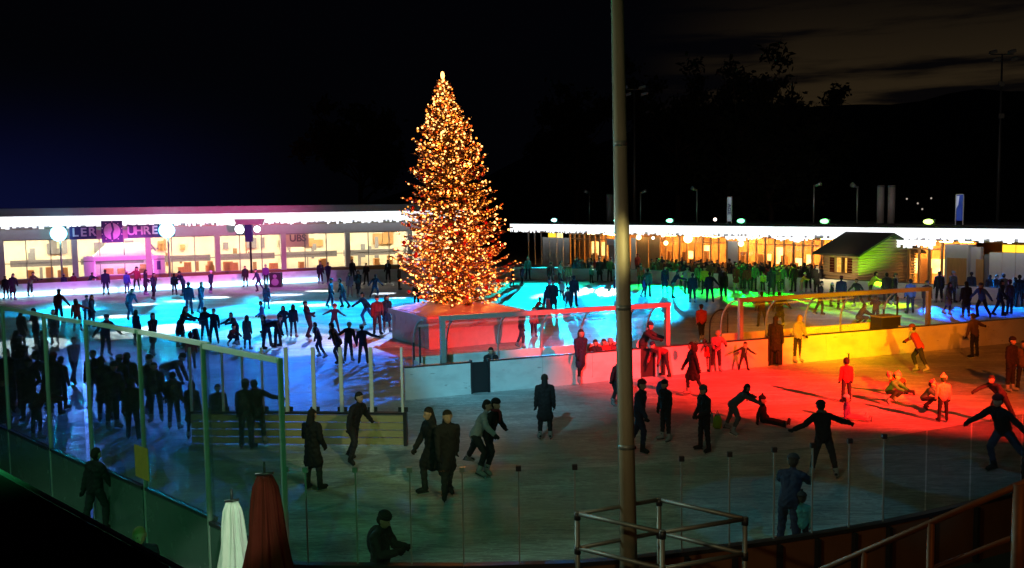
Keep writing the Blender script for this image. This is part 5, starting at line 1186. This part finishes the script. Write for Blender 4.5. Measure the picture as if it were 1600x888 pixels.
zone('on the red lit ice', 'skaters on the red lit ice', [
 (1322, 630, 565, 'stand', j, 'red', 'dark', 180, 'child'), (1324, 657, 622, 'sit', j, 'purple', 'pink', 80, 'child', dict(hat='white', hgt=1.25)), (1389, 632, 590, 'crouch', j, 'green', 'dark', 40, 'child', dict(hat='pink')), (1409, 618, 580, 'crawl', j, 'red', 'black', -80, 'child', dict(hat='pink', hgt=1.3)), (1436, 584, 517, 'push', j, 'red', 'dark', -120, 'p'), (1443, 641, 594, 'crouch', j, 'green', 'dark', 60, 'child', dict(hat='pink', hgt=1.25)), (1473, 660, 592, 'stand', j, 'pink', 'black', 170, 'child', dict(hat='pink')), (1522, 560, 497, 'reach', j, 'brown', 'dark', 200, 'p'), (1563, 663, 604, 'reachdown', j, 'dark', 'black', -70), (1578, 613, 535, 'stand', j, 'black', 'black', 30, 'p'), (1597, 612, 540, 'stand', j, 'brown', 'black', -20, 'p')])
person('skater in black with both arms stretched wide on the dark near ice', 1286, 749, 638, 'wide', j, 'black', 'dark', 170, 'man')
person('skater in black jacket and blue jeans leaning at the right edge', 1566, 741, 628, 'push', j, 'black', 'jeans', -70, 'man')
person('adult in dark blue jacket standing over a child behind the near fence', 1232, 880, 722, 'lean', j, 'navy', 'navy', 150, 'man', hgt=1.75, pos=G(1232, 868, 0))
person('small child in pale green jacket behind the near fence beside an adult', 1252, 868, 782, 'stand', j, 'teal', 'dark', 170, 'child', pos=G(1252, 872, 0), hgt=1.15)
person('dark figure cut by the right edge behind the stair handrail', 1606, 830, 745, 'stand', c, 'black', 'black', 90, 'p', hgt=1.6)
# shelters
def seat(px, hy, jc, lab, who='p', pose='bench', face=0, h=1.7):
    d = ray(px, hy); t = (B0 + BN * -1.35 - CAM).dot(BN) / d.dot(BN); q = CAM + d * t; q.z = 0
    person(lab, px, 0, 0, pose, j, jc, 'dark', face, who, hgt=h, pos=q, z=.0, group='people sitting in the player shelters')
seat(767, 546, 'black', 'man in dark jacket and cap seated above the black gate opening', 'man')
for px, hy, jc, l_ in ((930, 533, 'dark', 'leftmost'), (943, 531, 'red', 'second from left'), (953, 528, 'wine', 'third from left'), (966, 531, 'navy', 'rightmost')): seat(px, hy, jc, f'person in {CN.get(jc, jc)} jacket seated in the red lit shelter end, {l_} of four')
seat(1363, 500, 'red', 'child in red jacket seated low in the orange lit shelter', 'child', h=1.2); seat(1388, 492, 'dark', 'person in dark jacket seated beside a child in the orange lit shelter')
zone('on ice behind the shelters', 'people on the far ice behind the shelters', [
 (815, 545, 490, 'walk', j, 'navy', 'navy', 60), (834, 527, 484, 'stand', j, 'pink', 'navy', 20, 'child'), (1096, 534, 482, 'walk', j, 'red', 'black', 180, 'man', dict(hat='black')), (1190, 512, 462, 'hand', j, 'brown', 'dark', 170), (1218, 513, 462, 'hand', c, 'dark', 'dark', 180, 'p', dict(hgt=1.75)), (1341, 512, 482, 'crouch', j, 'black', 'black', 90, 'p'), (1368, 510, 474, 'lean', j, 'black', 'black', 160, 'p')])
# far right rink
zone('between tree and tall pole', 'people between tree and tall pole', [
 (801, 450, 419, 'walk', j, 'navy', 'navy', 60), (816, 449, 418, 'walk', j, 'navy', 'dark', 40), (825, 438, 402, 'stand', j, 'teal', 'navy', 0), (861, 450, 408, 'stand', j, 'black', 'dark', 0), (875, 448, 404, 'stand2', j, 'teal', 'dark', 60), (888, 452, 412, 'stand', j, 'green', 'dark', 30), (924, 443, 417, 'stand', j, 'teal', 'dark', 30, 'child'), (937, 440, 400, 'stand', c, 'black', 'black', 0), (953, 441, 398, 'stand2', j, 'green', 'dark', 20), (961, 463, 432, 'walk', j, 'navy', 'dark', 80, 'child')])
zone('in huddle by red aid', 'people in the huddle by the red sledge', [
 (838, 492, 460, 'crouch', j, 'red', 'dark', 60, 'child'), (854, 488, 434, 'lean', j, 'navy', 'dark', 40), (865, 490, 428, 'stand', c, 'black', 'black', 20), (878, 471, 434, 'stand', j, 'beige', 'dark', 20, 'child'), (888, 487, 450, 'walk', j, 'dark', 'dark', -30, 'child'), (897, 480, 430, 'stand', j, 'black', 'black', 160)])
zone('on ice below the lanterns', 'people on the green ice', [
 (996, 431, 399, 'stand', j, 'wine', 'dark', 30), (1001, 450, 416, 'stand', j, 'red', 'dark', 0), (1006, 465, 428, 'walk', j, 'blue', 'jeans', 60, 'child'), (1012, 465, 417, 'stand', j, 'green', 'dark', 170), (1039, 459, 416, 'stand', c, 'navy', 'navy', 0, 'woman'), (1052, 467, 425, 'lean', j, 'black', 'green', 90), (1064, 452, 430, 'lean', j, 'hivis', 'dark', 60, 'child'), (1073, 460, 419, 'stand', j, 'palegrey', 'dark', 30), (1082, 474, 408, 'stand', j, 'black', 'black', 160, 'man', dict(hgt=1.85)), (1090, 455, 401, 'stand2', j, 'green', 'dark', 20), (1101, 461, 412, 'stand', j, 'hivis', 'dark', -20), (1109, 474, 428, 'hand', j, 'black', 'black', 170), (1131, 471, 424, 'stand', j, 'black', 'dark', 180, 'woman'), (1129, 462, 408, 'stand', c, 'dark', 'dark', 0)])
zone('between white panel and cabin', 'people in the crowd by the orange hall', [
 (1150, 455, 406, 'stand', c, 'wine', 'beige', 20), (1160, 452, 414, 'stand', j, 'dark', 'dark', 40), (1167, 459, 419, 'stand', j, 'wine', 'dark', 180), (1178, 456, 412, 'stand2', j, 'green', 'dark', 10), (1192, 455, 428, 'stand', j, 'hivis', 'dark', 0, 'child'), (1205, 463, 414, 'stand', c, 'navy', 'dark', 170), (1213, 462, 408, 'stand', j, 'olive', 'dark', 10), (1222, 459, 411, 'stand2', j, 'green', 'navy', 30), (1240, 457, 412, 'stand', j, 'black', 'dark', 200), (1252, 458, 428, 'lean', j, 'yellow', 'beige', 60, 'child'), (1263, 457, 409, 'stand', j, 'black', 'black', -10), (1276, 458, 410, 'stand', c, 'black', 'black', 20)])
rr = random.Random(21)
def backrow(pxs, fy0, fy1, where, group):
    rows = []
    for k, px in enumerate(pxs):
        t = (px - 800) / 800; fy = fy0 + (fy1 - fy0) * (px - pxs[0]) / (pxs[-1] - pxs[0]) + rr.uniform(-2, 2)
        rows.append((px, fy, fy - 33, rr.choice(('stand', 'stand', 'stand2', 'phone')), rr.choice((j, j, c)), rr.choice(('black', 'dark', 'navy', 'wine', 'brown', 'olive', 'dark')), 'dark', rr.uniform(-70, 70) if rr.random() < .5 else rr.uniform(110, 250), rr.choice(('p', 'p', 'woman')), dict(hgt=rr.uniform(1.6, 1.86), skates=False)))
    zone(where, group, rows)
backrow([903, 911, 919, 930, 945], 434, 436, 'behind barrier by bright window', 'people behind the barrier by the bright window')
backrow([1018, 1026, 1034, 1043, 1050, 1058, 1066, 1072, 1079, 1088, 1095, 1104, 1112, 1120, 1128], 434, 441, 'of back row under lanterns', 'back row under the lanterns')
backrow([1140, 1148, 1157, 1164, 1172, 1181, 1187, 1196, 1203, 1211, 1219, 1227, 1234, 1243, 1250], 441, 449, 'of back row, orange glass', 'back row against the orange glass')
backrow([898, 907, 924, 937, 950], 437, 438, 'of outer row by bright window', 'outer row by the bright window')
backrow([1022, 1030, 1039, 1047, 1055, 1062, 1069, 1076, 1085, 1092, 1099, 1108, 1116, 1124], 439, 446, 'of outer row under lanterns', 'outer row under the lanterns')
backrow([1144, 1153, 1160, 1168, 1176, 1184, 1192, 1200, 1208, 1216, 1224, 1231, 1238, 1247], 446, 453, 'of outer row, orange glass', 'outer row against the orange glass')
backrow([1256, 1261, 1268, 1273, 1279, 1284], 448, 451, 'of cluster left of cabin', 'dark cluster left of the cabin')
zone('passing before the cabin', 'people passing before the log cabin', [
 (1281, 493, 416, 'walk', j, 'black', 'black', 60, 'man', dict(hgt=1.85)), (1298, 480, 445, 'hand', j, 'dark', 'dark', 60, 'child', dict(hat='white')), (1314, 484, 436, 'stand', j, 'navy', 'dark', 170), (1340, 481, 441, 'glide', j, 'dark', 'dark', -60), (1360, 472, 425, 'lean', j, 'hivis', 'dark', 80), (1385, 477, 428, 'stand', j, 'dark', 'dark', 170), (1397, 478, 428, 'walk', j, 'black', 'black', 40, 'man'), (1422, 491, 442, 'stand', j, 'blue', 'navy', 180)])
zone('right of orange end post', 'people on the blue ice at the right', [
 (1447, 489, 444, 'stand', j, 'dark', 'dark', 0), (1467, 474, 429, 'stand', j, 'black', 'black', 170), (1481, 493, 430, 'walk', c, 'grey', 'navy', 40, 'woman', dict(hgt=1.75)), (1488, 474, 425, 'stand', j, 'olive', 'dark', 20), (1509, 497, 446, 'stand', c, 'dark', 'dark', 180), (1534, 498, 440, 'glide', j, 'blue', 'black', -60), (1562, 495, 442, 'walk', j, 'navy', 'navy', 60), (1577, 492, 428, 'stand', j, 'grey', 'dark', 200, 'man', dict(hgt=1.85)), (1592, 481, 421, 'stand', j, 'black', 'black', 160, 'man', dict(hgt=1.85))])
backrow([1517, 1546, 1555, 1567, 1586, 1600], 469, 478, 'at barrier before white panels', 'people on the barrier at the right')
# things people use
def rucksack(px, Y, z, lab, col, sc=1):
    p = D(px, 500, Y); p.z = z; r = thing('rucksack', lab, 'bag', p); b = MB(); b.ball(p, (.15 * sc, .11 * sc, .24 * sc), 14, 10); b.build('pack', cloth(col), r); b = MB(); b.tube([p + Vector((-.08, -.1, .2)), p + Vector((0, -.12, .27)), p + Vector((.08, -.1, .2))], .012, 6); b.build('handle', M['black'], r)
rucksack(580, 14.72, 1.22, 'dark rucksack on the back of the person holding a phone', 'black', 1.15)
rucksack(1033, 26.6, 1.3, 'blue rucksack on the back of the dark skater right of the tall pole', 'blue')
rucksack(1086, 34.9, .0 + 1.2, 'dark rucksack on the woman before the red lit boards', 'black', .8)
p = D(1110, 652, 25.6); bg_ = thing('shoulder_bag', 'pale shoulder bag hanging at the hip of the dark skater right of the tall pole', 'bag', p)
b = MB(); b.box((p.x - .3, p.y - .2, p.z - .14), (p.x + .04, p.y - .08, p.z + .12)); b.build('bag_body', cloth('palegrey'), bg_, .03); b = MB(); b.tube([p + Vector((-.28, -.14, .11)), p + Vector((-.2, -.05, .6)), p + Vector((.02, -.1, .12))], .012, 6); b.build('strap', M['black'], bg_)
p = D(1121, 656, 27); bg_ = thing('carrier_bag', 'bright yellow green bag held by the stooping skater', 'bag', p)
b = MB(); b.lathe((p.x, p.y, p.z - .25), [(.1, 0), (.14, .05), (.13, .25), (.09, .36)], 10); b.build('bag_body', cloth('hivis'), bg_); b = MB(); b.tube([p + Vector((-.06, 0, .1)), p + Vector((0, 0, .28)), p + Vector((.06, 0, .1))], .01, 5); b.build('handle', M['black'], bg_)
p = D(621, 853, 14.8); ph = thing('phone', 'dark phone held out by the person in bobble hat', 'phone', p); b = MB(); b.box((p.x - .07, p.y - .04, p.z - .005), (p.x + .07, p.y + .04, p.z + .006)); b.build('case', M['black'], ph, .003); b = MB(); b.box((p.x - .065, p.y - .035, p.z + .0065), (p.x + .065, p.y + .035, p.z + .008)); b.build('screen', M['dark'], ph)
def sled(px, py, col, lab):
    q = G(px, py); q.z = 0; s = thing('skating_aid', lab, 'skating aid', q)
    b = MB(); b.prism([(q.x - .4, q.y - .16, .06), (q.x + .32, q.y - .16, .06), (q.x + .42, q.y - .16, .35), (q.x + .3, q.y - .16, .95), (q.x + .12, q.y - .16, .95), (q.x + .08, q.y - .16, .45), (q.x - .4, q.y - .16, .42)], (0, .32, 0)); b.build('seat_body', col, s, .04)
    for dy in (-.15, .15):
        b = MB(); b.tube([(q.x - .48, q.y + dy, .03), (q.x + .36, q.y + dy, .03), (q.x + .5, q.y + dy, .12)], .026, 6); b.build('runner', M['alu'], s)
    b = MB(); b.tube([(q.x - .36, q.y - .22, .8), (q.x - .36, q.y + .22, .8)], .02, 6); b.tube([(q.x - .36, q.y - .2, .4), (q.x - .36, q.y - .2, .8)], .02, 6); b.tube([(q.x - .36, q.y + .2, .4), (q.x - .36, q.y + .2, .8)], .02, 6); b.build('handle', M['dark'], s)
sled(299, 544, M['black'], 'black skating aid pushed by a person in long coat on white ice'); sled(851, 491, M['red'], 'red skating aid behind the shelter among the huddle')
q = G(1321, 560); q.z = 0; bx = thing('marker_box', 'small dark box at the foot of the yellow lit boards', 'box', q); b = MB(); b.box((q.x - .14, q.y - .1, 0), (q.x + .14, q.y + .1, .2)); b.build('box_body', M['dark'], bx, .01); b = MB(); b.box((q.x - .15, q.y - .11, .201), (q.x + .15, q.y + .11, .22)); b.build('lid', M['grey'], bx)
# ------------------------------------------------------------------ render settings
S.view_settings.view_transform = 'Standard'; S.view_settings.look = 'None'; S.view_settings.gamma = 1; S.view_settings.exposure = 0; S.view_settings.use_curve_mapping = False
cy = S.cycles; cy.max_bounces = 6; cy.diffuse_bounces = 2; cy.glossy_bounces = 3; cy.transparent_max_bounces = 24; cy.transmission_bounces = 4
cy.sample_clamp_indirect = 3; cy.sample_clamp_direct = 0; cy.use_light_tree = True; cy.caustics_reflective = False; cy.caustics_refractive = False
try:
    cy.use_denoising = True; cy.denoiser = 'OPENIMAGEDENOISE'
except Exception: pass
